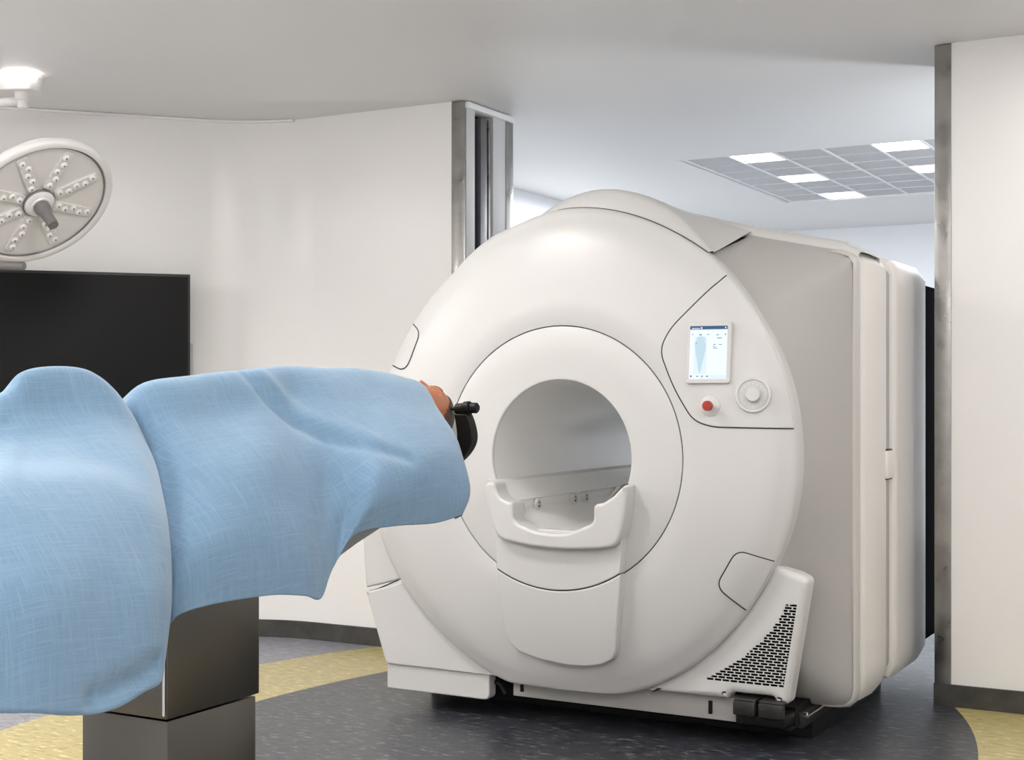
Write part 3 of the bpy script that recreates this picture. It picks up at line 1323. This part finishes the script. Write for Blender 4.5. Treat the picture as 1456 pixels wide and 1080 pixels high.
# rails and rollers in the bore
b = bmesh.new()
for s in (-1, 1):
    xs = [GX + s * .285, GX + s * .245, GX + s * .207, GX + s * .205, GX + s * .20]
    prof = [(GX + s * .288, .985), (GX + s * .262, .972), (GX + s * .258, .962), (GX + s * .222, .917), (GX + s * .210, .905), (GX + s * .206, .900), (GX + s * .212, .893), (GX + s * .212, .828)]
    prev = None
    for x, z in prof:
        cur = [b.verts.new((x, y, z)) for y in (4.775, 5.3, 5.8, 6.35)]
        if prev:
            for a in range(3):
                b.faces.new([prev[a], prev[a + 1], cur[a + 1], cur[a]])
        prev = cur
link('bore_ledge', b, M['bore'], mri)
b = bmesh.new()
prev = None
for i in range(17):
    x = -.215 + .43 * i / 16
    z = .785 + .045 * (abs(x) / .215) ** 2.5
    cur = [b.verts.new((GX + x, y, z)) for y in (4.765, 5.4, 6.3)]
    if prev:
        for a in range(2):
            b.faces.new([prev[a], prev[a + 1], cur[a + 1], cur[a]])
    prev = cur
link('bore_floor', b, M['bore'], mri)
for px in (737, 761, 813, 829, 876):
    p = at_x(px, 718, GX - .212)
    b = bmesh.new()
    add_lathe(b, (GX - .212, p.y, .873), (1, 0, 0), [(.021, 0), (.024, .003), (.024, .015), (.021, .018), (.012, .018), (.012, .014), (0, .014)], 24)
    r_ = link('roller', b, M['white'], mri)
    b = bmesh.new()
    for dz in (-.008, .010):
        add_lathe(b, (GX - .1975, p.y + .006, .873 + dz), (1, 0, 0), [(.0045, 0), (.0045, .003), (0, .0035)], 12)
    link('roller_bolt', b, M['softblack'], r_)
    if px in (737, 761, 829):
        b = bmesh.new()
        add_box(b, GX - .212, GX - .192, p.y - .012, p.y + .014, .820, .848, .003)
        link('roller_bracket', b, M['white'], r_)
b = bmesh.new()
add_lathe(b, (GX + .20, 4.80, .865), (-1, 0, 0), [(.021, 0), (.024, .003), (.024, .015), (.021, .018), (0, .018)], 24)
link('roller', b, M['white'], mri)

# ------------------------------------------------------------------ OPERATING TABLE
tx = -2.455
table = thing('operating_table', 'operating table with brushed steel column under the blue drape', 'operating table', (tx, 2.68, 0))
cx0, cx1, cy0, cy1 = -2.592, -2.316, 2.512, 2.838
b = bmesh.new()
add_box(b, cx0, cx1, cy0, cy1, .02, .548, .004)
link('lower_column', b, M['column'], table)
b = bmesh.new()
add_box(b, cx0 - .003, cx1 + .002, cy0 - .002, cy1 + .012, .552, 1.0, .004)
link('upper_column', b, M['column'], table)
b = bmesh.new()
add_box(b, cx0 - .12, cx1 + .10, cy0 - .35, cy1 + .3, 0, .06, .02)
link('table_base', b, M['column'], table)
b = bmesh.new()
prof = [(1.4, .94), (1.4, 1.03), (3.50, 1.03), (3.50, .975), (3.42, .945), (3.16, .858), (2.98, .845), (2.9, .87), (2.3, .87), (2.2, .94)]
v0 = [b.verts.new((tx - .26, y, z)) for y, z in prof]
v1 = [b.verts.new((tx + .155, y, z)) for y, z in prof]
b.faces.new(v0)
b.faces.new(list(reversed(v1)))
for i in range(len(prof)):
    j = (i + 1) % len(prof)
    b.faces.new([v0[i], v0[j], v1[j], v1[i]])
bmesh.ops.bevel(b, geom=b.edges[:], offset=.012, segments=2, affect='EDGES')
link('tabletop', b, M['table'], table)
b = bmesh.new()
add_rod(b, (cx1 - .005, cy0 - .006, .56), (cx1 - .005, cy0 - .006, .90), .0035)
link('column_glint', b, M['polished'], table)  # added polished rod for the bright reflection along the column edge

# ------------------------------------------------------------------ DRAPE
RX = -2.455
ST = [
    [(-110, 600, RX), (-105, 650, -2.35), (-100, 690, -2.28), (-100, 716, -2.12), (-100, 840, -2.00), (-100, 1012, -1.97)],
    [(0, 561, RX), (0, 612, -2.40), (0, 648, -2.30), (0, 692, -2.13), (0, 830, -1.99), (0, 1015, -1.96)],
    [(30, 530, RX), (35, 597, -2.41), (40, 648, -2.30), (45, 692, -2.13), (47, 830, -1.98), (50, 1015, -1.95)],
    [(78, 521, RX), (84, 592, -2.41), (92, 647, -2.29), (98, 694, -2.13), (104, 830, -1.98), (104, 1018, -1.955)],
    [(124, 526, RX), (140, 590, -2.40), (155, 655, -2.27), (165, 705, -2.12), (172, 840, -1.99), (160, 1010, -1.965)],
    [(158, 550, RX), (187, 613, -2.37), (207, 675, -2.23), (219, 735, -2.10), (225, 850, -2.0), (205, 986, -1.98)],
    [(178, 581, -2.46), (210, 634, -2.38), (231, 694, -2.25), (242, 758, -2.13), (244, 855, -2.04), (231, 965, -2.01)],
    [(174, 600, -2.48), (204, 645, -2.425), (223, 706, -2.31), (233, 770, -2.225), (235, 840, -2.19), (233, 900, -2.19)],
    [(190, 566, RX), (216, 625, -2.40), (236, 695, -2.31), (247, 765, -2.22), (250, 822, -2.18), (247, 879, -2.18)],
    [(213, 541, RX), (244, 600, -2.38), (265, 680, -2.27), (275, 760, -2.18), (276, 815, -2.16), (270, 868, -2.16)],
    [(280, 532, RX), (300, 598, -2.36), (316, 668, -2.24), (323, 745, -2.16), (322, 800, -2.14), (320, 857, -2.14)],
    [(350, 525, RX), (366, 583, -2.36), (380, 648, -2.235), (386, 730, -2.155), (386, 790, -2.13), (386, 845, -2.13)],
    [(400, 521, RX), (413, 578, -2.37), (424, 640, -2.26), (430, 720, -2.165), (430, 782, -2.125), (434, 846, -2.12)],
    [(436, 521, RX), (450, 575, -2.345), (460, 640, -2.25), (462, 712, -2.19), (458, 785, -2.145), (458, 849, -2.12)],
    [(470, 522, RX), (486, 575, -2.32), (494, 635, -2.215), (494, 692, -2.17), (487, 745, -2.16), (474, 806, -2.15)],
    [(510, 524, RX), (526, 578, -2.30), (535, 630, -2.17), (538, 672, -2.11), (529, 716, -2.10), (503, 761, -2.13)],
    [(545, 528, RX), (567, 578, -2.28), (582, 624, -2.15), (589, 662, -2.085), (588, 703, -2.075), (558, 747, -2.10)],
    [(570, 534, RX), (598, 578, -2.28), (622, 620, -2.15), (634, 657, -2.08), (640, 699, -2.06), (618, 743, -2.08)],
    [(590, 541, RX), (622, 578, -2.30), (648, 622, -2.17), (662, 660, -2.09), (669, 700, -2.05), (657, 732, -2.06)],
    [(585, 556, -2.47), (614, 600, -2.34), (638, 640, -2.22), (652, 674, -2.14), (660, 708, -2.09), (648, 738, -2.085)],
]
ROWS = []
for s in ST:
    near = [at_x(*p) for p in s]
    r0 = near[0]
    r1 = near[1]
    farp = [Vector((-2.90, r0.y, .86)), Vector((-2.88, r0.y, 1.02)), Vector((-2.80, r0.y, min(r0.z - .12, r1.z - .03))), Vector((2 * r0.x - r1.x - .05, r0.y, r1.z + .035))]
    ROWS.append(farp + near)
NS, NR = len(ROWS), len(ROWS[0])
SU, SV = 12, 12
cols = []
for i in range((NS - 1) * SU + 1):
    u = i / SU
    ctrl = [cr([ROWS[k][j] for k in range(NS)], u) for j in range(NR)]
    cols.append([cr(ctrl, j / SV) for j in range((NR - 1) * SV + 1)])
FOLDS = [([(392, 535), (402, 570), (416, 602), (442, 628), (485, 648)], -2.33, .013, .020, .035),
         ([(412, 530), (424, 565), (440, 596), (470, 618)], -2.33, -.010, .03, .05),
         ([(120, 990), (165, 975), (228, 945)], -1.98, .022, .02, .05),
         ]
FW = [([at_x(x, y, X) for x, y in pl_], A, w0, w1) for pl_, X, A, w0, w1 in FOLDS]


def folds(p, j):
    """shallow creases pressed into the cloth (depth along x)"""
    d = 0
    if p.x < -2.5:
        return 0
    for line, A, w0, w1 in FW:
        best = 9
        tt = 0
        for a, c in zip(line, line[1:]):
            ay, az, cy_, cz = a.y, a.z, c.y, c.z
            L2 = (cy_ - ay) ** 2 + (cz - az) ** 2
            t = max(0, min(1, ((p.y - ay) * (cy_ - ay) + (p.z - az) * (cz - az)) / L2))
            ds = math.hypot(p.y - ay - t * (cy_ - ay), p.z - az - t * (cz - az))
            best = min(best, ds)
        d -= A * math.exp(-(best / w0) ** 2)
    return d


bm = bmesh.new()
uvl = bm.loops.layers.uv.new('cloth')
nu, nv = len(cols), len(cols[0])
grid = [[None] * nv for _ in range(nu)]
uvs = {}
vacc0 = [0] * nv
ulen = [0.0]
mid = nv * 6 // 10
for i in range(1, nu):
    ulen.append(ulen[-1] + (cols[i][mid] - cols[i - 1][mid]).length)
for i in range(nu):
    acc = 0
    for j in range(nv):
        if j:
            acc += (cols[i][j] - cols[i][j - 1]).length
        p = cols[i][j]
        q = p + Vector((1, 0, .25)) * folds(p, nv - j) + Vector((1, 0, 0)) * noise.noise(p * 7) * .006 + Vector((0, 0, 1)) * noise.noise(p * 5 + Vector((3, 1, 2))) * .004
        w = bm.verts.new(q)
        grid[i][j] = w
        uvs[w] = (p.y, p.x - p.z)
for i in range(nu - 1):
    for j in range(nv - 1):
        f = bm.faces.new([grid[i][j], grid[i + 1][j], grid[i + 1][j + 1], grid[i][j + 1]])
        for lp in f.loops:
            lp[uvl].uv = uvs[lp.vert]
drape = link('surgical_drape', bm, M['cloth'], None, origin=(RX, 3.0, 1.1), sharp=180)
tag(drape, 'pale blue surgical drape covering the lying patient and table', 'drape')
sd = drape.modifiers.new('thickness', 'SOLIDIFY')
sd.thickness = .004
sd.offset = -1

# ------------------------------------------------------------------ PERSON
HC = Vector((-2.485, 3.925, 1.25))                   # head centre; crown towards +y, face towards +z


def head_bm(ears=True):
    t = bmesh.new()
    bmesh.ops.create_uvsphere(t, u_segments=64, v_segments=48, radius=1)
    for v in t.verts:
        x, y, z = v.co                                 # x across, y crown, z face
        p = Vector((x * .074, y * .115, z * .094))
        if y < 0:                                      # jaw narrows towards the chin
            p.x *= 1 - .28 * (-y) ** 1.5
            p.z += .018 * (-y) * max(0, z)
            if z < 0:
                p.y *= .80
                p.z *= 1 - .15 * (-y)
        if y > 0 and z < 0:
            p.z *= 1.08

        def g(cx, cy, sx, sy):
            return math.exp(-((p.x - cx) / sx) ** 2 - ((p.y - cy) / sy) ** 2)
        if z > 0:
            d = 0
            d += .019 * g(0, -.045, .011, .010) + .013 * g(0, -.030, .009, .014) + .008 * g(0, -.012, .008, .018)
            d += .008 * g(.015, -.044, .007, .007) + .008 * g(-.015, -.044, .007, .007)
            d -= .014 * g(.033, .004, .016, .011) + .014 * g(-.033, .004, .016, .011)
            d += .006 * g(.033, .003, .010, .006) + .006 * g(-.033, .003, .010, .006)
            d += .007 * g(.030, .024, .024, .008) + .007 * g(-.030, .024, .024, .008) + .004 * g(0, .024, .02, .01)
            d += .007 * g(0, -.068, .022, .006) + .007 * g(0, -.078, .018, .006) - .004 * g(0, -.073, .024, .0025)
            d += .010 * g(0, -.105, .022, .014)
            p.z += d * min(1, z * 2.2)
        v.co = HC + p
    # ears
    for s in ((-1, 1) if ears else ()):
        e = bmesh.new()
        bmesh.ops.create_uvsphere(e, u_segments=16, v_segments=12, radius=1)
        for v in e.verts:
            v.co = HC + Vector((s * .074 + v.co.x * .010, -.045 + v.co.y * .030, -.012 + v.co.z * .018))
        merge(t, e)
    return t


bm = head_bm()


def blob(c, r):
    e = bmesh.new()
    bmesh.ops.create_uvsphere(e, u_segments=32, v_segments=24, radius=1)
    for v in e.verts:
        v.co = Vector(c) + Vector((v.co.x * r[0], v.co.y * r[1], v.co.z * r[2]))
    merge(bm, e)


hx = HC.x
add_tube(bm, [(hx, 3.88, 1.225), (hx, 3.78, 1.20), (hx, 3.70, 1.175)], [.052, .056, .07], 20)
blob((hx, 3.50, 1.16), (.185, .23, .105))
blob((hx, 3.22, 1.155), (.165, .32, .10))
blob((hx, 2.98, 1.15), (.17, .18, .095))
for s in (-1, 1):
    add_tube(bm, [(hx + s * .14, 3.62, 1.15), (hx + s * .19, 3.50, 1.12), (hx + s * .195, 3.28, 1.10), (hx + s * .175, 3.05, 1.10), (hx + s * .165, 2.93, 1.10)], [.055, .05, .043, .035, .03], 16)
    lx = hx - .03
    add_tube(bm, [(hx + s * .09, 3.0, 1.13), (lx + s * .085, 2.75, 1.10), (lx + s * .08, 2.45, 1.095), (lx + s * .08, 2.22, 1.095), (lx + s * .08, 1.96, 1.085), (lx + s * .08, 1.80, 1.08)], [.085, .065, .055, .052, .045, .04], 18)
    add_tube(bm, [(lx + s * .08, 1.80, 1.07), (lx + s * .085, 1.78, 1.13), (lx + s * .09, 1.77, 1.18)], [.04, .034, .025], 12)
    for k in range(5):                                  # fingers of the hand lying beside the hip
        a = (k - 2) * .012
        add_tube(bm, [(hx + s * (.165 + a), 2.93, 1.10), (hx + s * (.165 + a * 1.2), 2.88 - (.02 if 0 < k < 4 else 0), 1.10), (hx + s * (.165 + a * 1.3), 2.85 - (.03 if 0 < k < 4 else 0), 1.09)], [.011, .009, .007], 8)
person = link('person', bm, M['skin'], None, origin=(hx, 3.3, 1.03), recalc=True)
rm = person.modifiers.new('remesh', 'REMESH')
rm.mode = 'VOXEL'
rm.voxel_size = .004
smo = person.modifiers.new('smooth', 'SMOOTH')
smo.factor = .4
smo.iterations = 1
dg = bpy.context.evaluated_depsgraph_get()
dg.update()
me = bpy.data.meshes.new_from_object(person.evaluated_get(dg))
person.modifiers.clear()
person.data = me
for p in me.polygons:
    p.use_smooth = True
if not me.materials:
    me.materials.append(M['skin'])
tag(person, 'person lying on the back under the blue drape, face up, eyes closed', 'person')

# short hair: shell over the crown and the back of the head
t = head_bm(False)
drop = []
for v in t.verts:
    q = v.co - HC
    hairline = min(.088, -.03 + max(0, q.z) * 1.6)
    if q.y < hairline and not (q.z < -.03 and q.y > -.05):
        drop.append(v)
bmesh.ops.delete(t, geom=drop, context='VERTS')
for v in t.verts:
    q = v.co - HC
    edge = 1.0
    v.co = HC + q * (1.04 + .008 * noise.noise(q * 60))
hair = link('hair', t, M['hair'], person)
hair['label'] = 'short dark hair'


def head_surface(x, y):
    best, z = 9, HC.z
    for v in person.data.vertices:
        c = v.co + Vector((hx, 3.3, 1.03))
        if c.z > HC.z:
            dd = (c.x - HC.x - x) ** 2 + (c.y - HC.y - y) ** 2
            if dd < best:
                best, z = dd, c.z
    return Vector((HC.x + x, HC.y + y, z))


for sgn in (-1, 1):
    b = bmesh.new()
    add_tube(b, [head_surface(sgn * a, y) + Vector((0, 0, .0005)) for a, y in ((.014, .020), (.026, .027), (.038, .027), (.050, .020))], [.002, .0035, .003, .0012], 6)
    link('eyebrow', b, M['hair'], person)
    b = bmesh.new()
    bmesh.ops.create_uvsphere(b, u_segments=10, v_segments=8, radius=.0035)
    bmesh.ops.translate(b, verts=b.verts, vec=head_surface(sgn * .007, -.0555) + Vector((0, .001, -.001)))
    link('nostril', b, M['nostril'], person)
    b = bmesh.new()
    add_tube(b, [head_surface(sgn * a, y) + Vector((0, 0, .0003)) for a, y in ((.020, .001), (.028, -.003), (.037, -.003), (.046, .001))], [.0006, .0014, .0014, .0006], 6)
    link('eyelashes', b, M['hair'], person)

# headrest pad and black head clamp
pad = bmesh.new()
add_box(pad, -2.545, -2.43, 3.90, 4.085, 1.08, 1.128, .02, 3)
add_box(pad, -2.54, -2.44, 4.062, 4.085, 1.10, 1.25, .010, 3)
o = link('headrest', pad, M['pad'], None, origin=(-2.485, 3.98, 1.105))
tag(o, 'small white headrest behind the head of the lying patient', 'headrest')

clamp = thing('head_clamp', 'black skull clamp with round knob beside the head', 'head clamp', (-2.40, 3.97, 1.05))
YC = 3.955


def C(px, py, Y=YC):
    return at_y(px, py, Y)


b = bmesh.new()
k0, k1 = C(648.5, 582), C(662, 580.5)
add_rod(b, k0, k1, .0195, .004, 24)
add_rod(b, C(660, 580.5), C(669.5, 579.5), .0225, .004, 24)
add_rod(b, C(669, 579.5), C(679.5, 580), .0175, .005, 24)
link('knob', b, M['black'], clamp)
b = bmesh.new()
add_rod(b, C(649.5, 581), C(640, 580.5), .0055, .001, 12)
link('skull_pin', b, M['black'], clamp)
# curved flat arm
outer = [(667, 588), (671, 598), (674.5, 612), (675.2, 624), (672, 635), (665, 646), (655, 656)]
inner = [(649, 588), (651, 600), (653, 616), (652.5, 630), (648, 642), (640, 654), (634, 660)]
op = smooth_line([Vector((C(*p).x, C(*p).z, 0)) for p in outer], 5)
ip = smooth_line([Vector((C(*p).x, C(*p).z, 0)) for p in inner], 5)
poly = [(p.x, p.y) for p in op] + [(p.x, p.y) for p in reversed(ip)]
link('clamp_arm', plate(poly, YC - .018, .036, .005), M['black'], clamp)
b = bmesh.new()
q = C(650, 655)
add_tube(b, [(q.x, YC, q.z), (q.x + .005, YC - .02, q.z - .09), (-2.40, 3.80, .985), (-2.40, 3.515, .985)], [.018, .016, .014, .014], 12)
link('clamp_bar', b, M['black'], clamp)

# ------------------------------------------------------------------ MONITOR
nl = Vector((.744, -.668, 0)).normalized()
dlv = Vector((.668, .744, 0)).normalized()
wall_pt = Vector((-5.35, 5.575, 0))
mp_ = wall_pt + nl * .13
tr = at_plane(270.5, 390, mp_, nl)
ztop = at_plane(270.5, 390, mp_, nl).z
rgt = (tr - mp_).dot(dlv)
Wm, Hm = 1.52, .86
mon = thing('wall_monitor', 'large black switched-off monitor on the left wall', 'monitor', mp_ + dlv * (rgt - Wm / 2) + Vector((0, 0, ztop - Hm)))


def mon_pos(x, z, d):
    return mp_ + dlv * (rgt + x) - nl * d + Vector((0, 0, ztop + z))


pl = roundpoly([(-Wm, -Hm), (0, -Hm), (0, 0), (-Wm, 0)], .004, 3)
link('monitor_frame', plate(pl, 0, .06, .003, pos=mon_pos), M['frameblk'], mon)
pl = [(-Wm + .01, -Hm + .02), (-.012, -Hm + .02), (-.012, -.014), (-Wm + .01, -.014)]
link('monitor_screen', plate(pl, 0, .004, .001, pos=lambda x, z, d: mon_pos(x, z, d - .0015)), M['screenblk'], mon)
pl = [(-Wm * .6, -Hm * .7), (-Wm * .4, -Hm * .7), (-Wm * .4, -Hm * .3), (-Wm * .6, -Hm * .3)]
link('wall_bracket', plate(pl, 0, .072, .003, pos=lambda x, z, d: mon_pos(x, z, d + .058)), M['frameblk'], mon)
b = bmesh.new()
q = at_plane(271.5, 488, wall_pt + nl * .06, nl)
q2 = at_plane(274.5, 550, wall_pt + nl * .06, nl)
pl = [(-.12, q2.z), (.0, q2.z), (.0, q.z), (-.12, q.z)]
xr2 = (q2 - wall_pt).dot(dlv)
o = link('wall_box', plate(roundpoly(pl, .004, 3), 0, .06, .004, pos=lambda x, z, d: wall_pt + dlv * (xr2 + x) + nl * (.06 - d) + Vector((0, 0, z))), M['steel_pale'], None, origin=(q2.x, q2.y, q2.z))
tag(o, 'slim grey wall box showing beside the right edge of the monitor', 'wall box')

# ------------------------------------------------------------------ SURGICAL LIGHT
R3, F3, U3 = Vector((CS, SN, 0)), Vector((-SN, CS, 0)), Vector((0, 0, 1))


def cam_pt(px, py, d):
    return Vector((0, 0, EYE)) + R3 * ((px - CX) / FPX * d) + F3 * d + U3 * ((HY - py) / FPX * d)


DL = 6.0
LC = cam_pt(57, 291, DL)
vd = (LC - Vector((0, 0, EYE))).normalized()                    # view direction
rgt_ = vd.cross(U3).normalized()
upv = rgt_.cross(vd).normalized()
nrm = (-vd * .67 + rgt_ * .40 - upv * .625).normalized()        # where the lamp face looks
e1 = (rgt_ * .84 + upv * .54)
e1 = (e1 - nrm * e1.dot(nrm)).normalized()
e2 = nrm.cross(e1)
if e2.dot(rgt_ * .54 - upv * .84) < 0:
    e2 = -e2
RL = .333
lamp = thing('surgical_light', 'round white surgical lamp with eight LED bars hanging at the left', 'surgical light', LC - nrm * .05)
b = bmesh.new()
fr3 = (e1, e2, nrm)
add_lathe(b, LC, nrm, [(.0, -.075), (.22, -.075), (RL - .045, -.066), (RL - .012, -.050), (RL, -.03), (RL, -.008), (RL - .006, -.0005), (RL - .02, .001), (RL - .030, -.001), (RL - .034, -.012)], 72, cap=False, uvn=fr3)
link('housing', b, M['lampwhite'], lamp, sharp=50)
b = bmesh.new()
add_lathe(b, LC, nrm, [(RL - .0335, -.010), (RL - .037, -.006), (RL - .041, -.012)], 72, cap=False, uvn=fr3)
link('gasket', b, M['lampgrey'], lamp)
b = bmesh.new()
add_lathe(b, LC, nrm, [(RL - .034, -.014), (RL - .12, -.020), (0.0, -.024)], 72, cap=False, uvn=fr3)
link('lamp_face', b, M['lampglass'], lamp)
for k in range(8):
    a = math.radians(8 + 45 * k)
    ra, ta = e1 * math.cos(a) + e2 * math.sin(a), -e1 * math.sin(a) + e2 * math.cos(a)
    L0, L1, hw = .075, .276, .024
    pl = roundpoly([(L0, -hw), (L1, -hw), (L1, hw), (L0, hw)], .016, 5)
    pf = lambda x, z, d, ra=ra, ta=ta: LC + ra * x + ta * z - nrm * (.010 + d)
    led = link('led_bar', plate(pl, 0, .012, .003, pos=pf), M['lampbar'], lamp)
    b = bmesh.new()
    for i in range(5):
        off = (.007 if i % 2 else -.006) + .003 * math.sin(k * 3 + i)
        c = LC + ra * (.097 + .038 * i) + ta * off - nrm * .010
        add_lathe(b, c, nrm, [(.0155, 0), (.0145, .003), (.010, .0055), (0, .007)], 16, mi=0, uvn=fr3)
        add_lathe(b, c + nrm * .0062, nrm, [(.0045, 0), (.0035, .002), (0, .0022)], 10, mi=1, uvn=fr3)
    link('led_lens', b, [M['lens'], M['lensdark']], led)
b = bmesh.new()
add_lathe(b, LC, nrm, [(.066, -.022), (.066, -.004), (.058, .004), (.044, .006), (.040, .012), (.0, .012)], 40, uvn=fr3)
hub = link('hub', b, M['lampwhite'], lamp)
b = bmesh.new()
add_lathe(b, LC, nrm, [(.068, -.02), (.071, -.012), (.066, -.006)], 40, cap=False, uvn=fr3)
link('hub_ring', b, M['lampgrey'], hub)
b = bmesh.new()
add_lathe(b, LC, nrm, [(.034, .008), (.034, .035), (.029, .045), (.026, .052), (.026, .06), (.023, .075), (.024, .12), (.022, .135), (0, .138)], 28, uvn=fr3)
link('handle', b, M['lampgrey'], lamp)
# slot on the housing rim
b = bmesh.new()
a_ = [cam_pt(-20, 236, DL - .02)]
for i in range(6):
    a = math.radians(-128 + i * 3.2)
    a_.append(None)
pts = [LC + (e1 * math.cos(math.radians(a)) + e2 * math.sin(math.radians(a))) * (RL + .0005) - nrm * .022 for a in (-150, -142, -134, -126, -120)]
add_tube(b, pts, .004, 6)
link('rim_slot', b, M['lampgrey'], lamp)
# yoke arm at the lower left of the lamp, rising to the ceiling boom
yk = cam_pt(18, 377, DL + .08)
b = bmesh.new()
add_rod(b, cam_pt(-45, 376, DL + .08), cam_pt(36, 378, DL + .07), .019, .006)
link('yoke_pivot', b, M['lampgrey'], lamp)
MT = cam_pt(31, 112, 6.55)
b = bmesh.new()
hub_arm = cam_pt(-150, 165, 6.35)
pts = smooth_line([cam_pt(-40, 376, DL + .08), cam_pt(-90, 350, DL + .12), cam_pt(-130, 290, DL + .15), cam_pt(-150, 230, DL + .2), hub_arm], 5)
add_tube(b, pts, .024, 12)
link('drop_arm', b, M['lampwhite'], lamp)
b = bmesh.new()
j = cam_pt(31, 142, 6.55)
add_rod(b, cam_pt(27, 143, 6.55), hub_arm + Vector((0, 0, .01)), .022, .004)
link('boom_arm', b, M['lampwhite'], lamp)
b = bmesh.new()
jx, jy = MT.x, MT.y
zj = lambda py: cam_pt(31, py, 6.55).z
add_rod(b, (jx, jy, zj(143)), (jx, jy, zj(125)), .032, .004, 28)
add_rod(b, (jx + .005, jy, zj(155)), (jx + .005, jy, zj(141)), .024, .005, 28)
link('boom_joint', b, M['lampwhite'], lamp)
b = bmesh.new()
zb, ztp = zj(131.5), CEIL - .002
pl = roundpoly([(-.36, -.07), (.075, -.07), (.075, .07), (-.36, .07)], .02, 4)
uR = (R3 * 1.0 + F3 * -.10).normalized()
uF = Vector((-uR.y, uR.x, 0))
link('ceiling_mount', plate(pl, 0, ztp - zb, .006, pos=lambda x, z, d: Vector((jx, jy, zb)) + uR * x + uF * z + Vector((0, 0, d))), M['lampwhite'], lamp)
# round ceiling plate above the mount, its glow standing for reflected light
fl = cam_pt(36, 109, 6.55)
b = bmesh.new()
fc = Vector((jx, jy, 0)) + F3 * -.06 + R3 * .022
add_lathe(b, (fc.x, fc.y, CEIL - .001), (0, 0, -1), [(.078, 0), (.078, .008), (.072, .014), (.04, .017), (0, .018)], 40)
o = link('glowing_ceiling_plate', b, M['plate_glow'], None, origin=(fc.x, fc.y, CEIL - .001))
tag(o, 'small round ceiling plate over the lamp mount, glowing in place of reflected light', 'ceiling light')


# ------------------------------------------------------------------ LIGHTS
def area(name, loc, size, power, color=(1, 1, 1), rot=(0, 0, 0), sy=None, spread=None):
    l = bpy.data.lights.new(name, 'AREA')
    l.shape = 'RECTANGLE'
    l.size = size
    l.size_y = sy or size
    l.energy = power
    l.color = color
    if spread:
        l.spread = spread
    o = bpy.data.objects.new(name, l)
    COL.objects.link(o)
    o.location = loc
    o.rotation_euler = rot
    return o


def globe(name, loc, power, color, rad=.25):
    l = bpy.data.lights.new(name, 'POINT')
    l.energy = power
    l.color = color
    l.shadow_soft_size = rad
    o = bpy.data.objects.new(name, l)
    COL.objects.link(o)
    o.location = loc
    return o


WARM = (1.0, .968, .935)
area('room_light_centre', (-3.2, 3.54, 2.77), .4, 32, WARM, sy=.4)
area('drape_fill', (-2.3, 1.9, 2.77), .6, 16, WARM, sy=.6)  # unseen overhead, added to brighten the top of the drape
area('room_light_right', (-.5, 3.7, 2.77), 1.2, 17, WARM, sy=1.2)
area('room_light_left', (-6.5, 2.3, 2.77), .8, 100, WARM, sy=.8)
area('room_light_corner', (1.2, 4.4, 2.77), 1.0, 20, WARM, sy=.6)
area('room_light_wash', (-.45, 5.45, 2.77), .35, 8, WARM, sy=.35)
area('room_light_near', (-.9, .2, 2.77), 1.2, 34, WARM, sy=1.2)
area('bounce_fill_near', (.5, -.8, 2.0), 1.5, 200, WARM, rot=(PI, 0, 0), sy=1.5)  # unseen upward lamp, added for bounce off the ceiling
area('bounce_fill_left', (-4.5, .2, 2.0), 1.5, 200, WARM, rot=(PI, 0, 0), sy=1.5)  # second added upward lamp, also only for ceiling bounce
COOL = (.92, .96, 1.0)
area('scan_light_left', (-3.6, 9.4, 2.76), 1.8, 120, COOL, sy=2.2)
area('scan_light_right', (-.3, 9.4, 2.76), 2.2, 120, COOL, sy=2.2)
globe('scan_globe', (.3, 8.0, 1.6), 190, COOL, .3)
w = bpy.data.worlds.new('world')
SC.world = w
w.use_nodes = True
w.node_tree.nodes['Background'].inputs[0].default_value = (.5, .5, .5, 1)
w.node_tree.nodes['Background'].inputs[1].default_value = .1
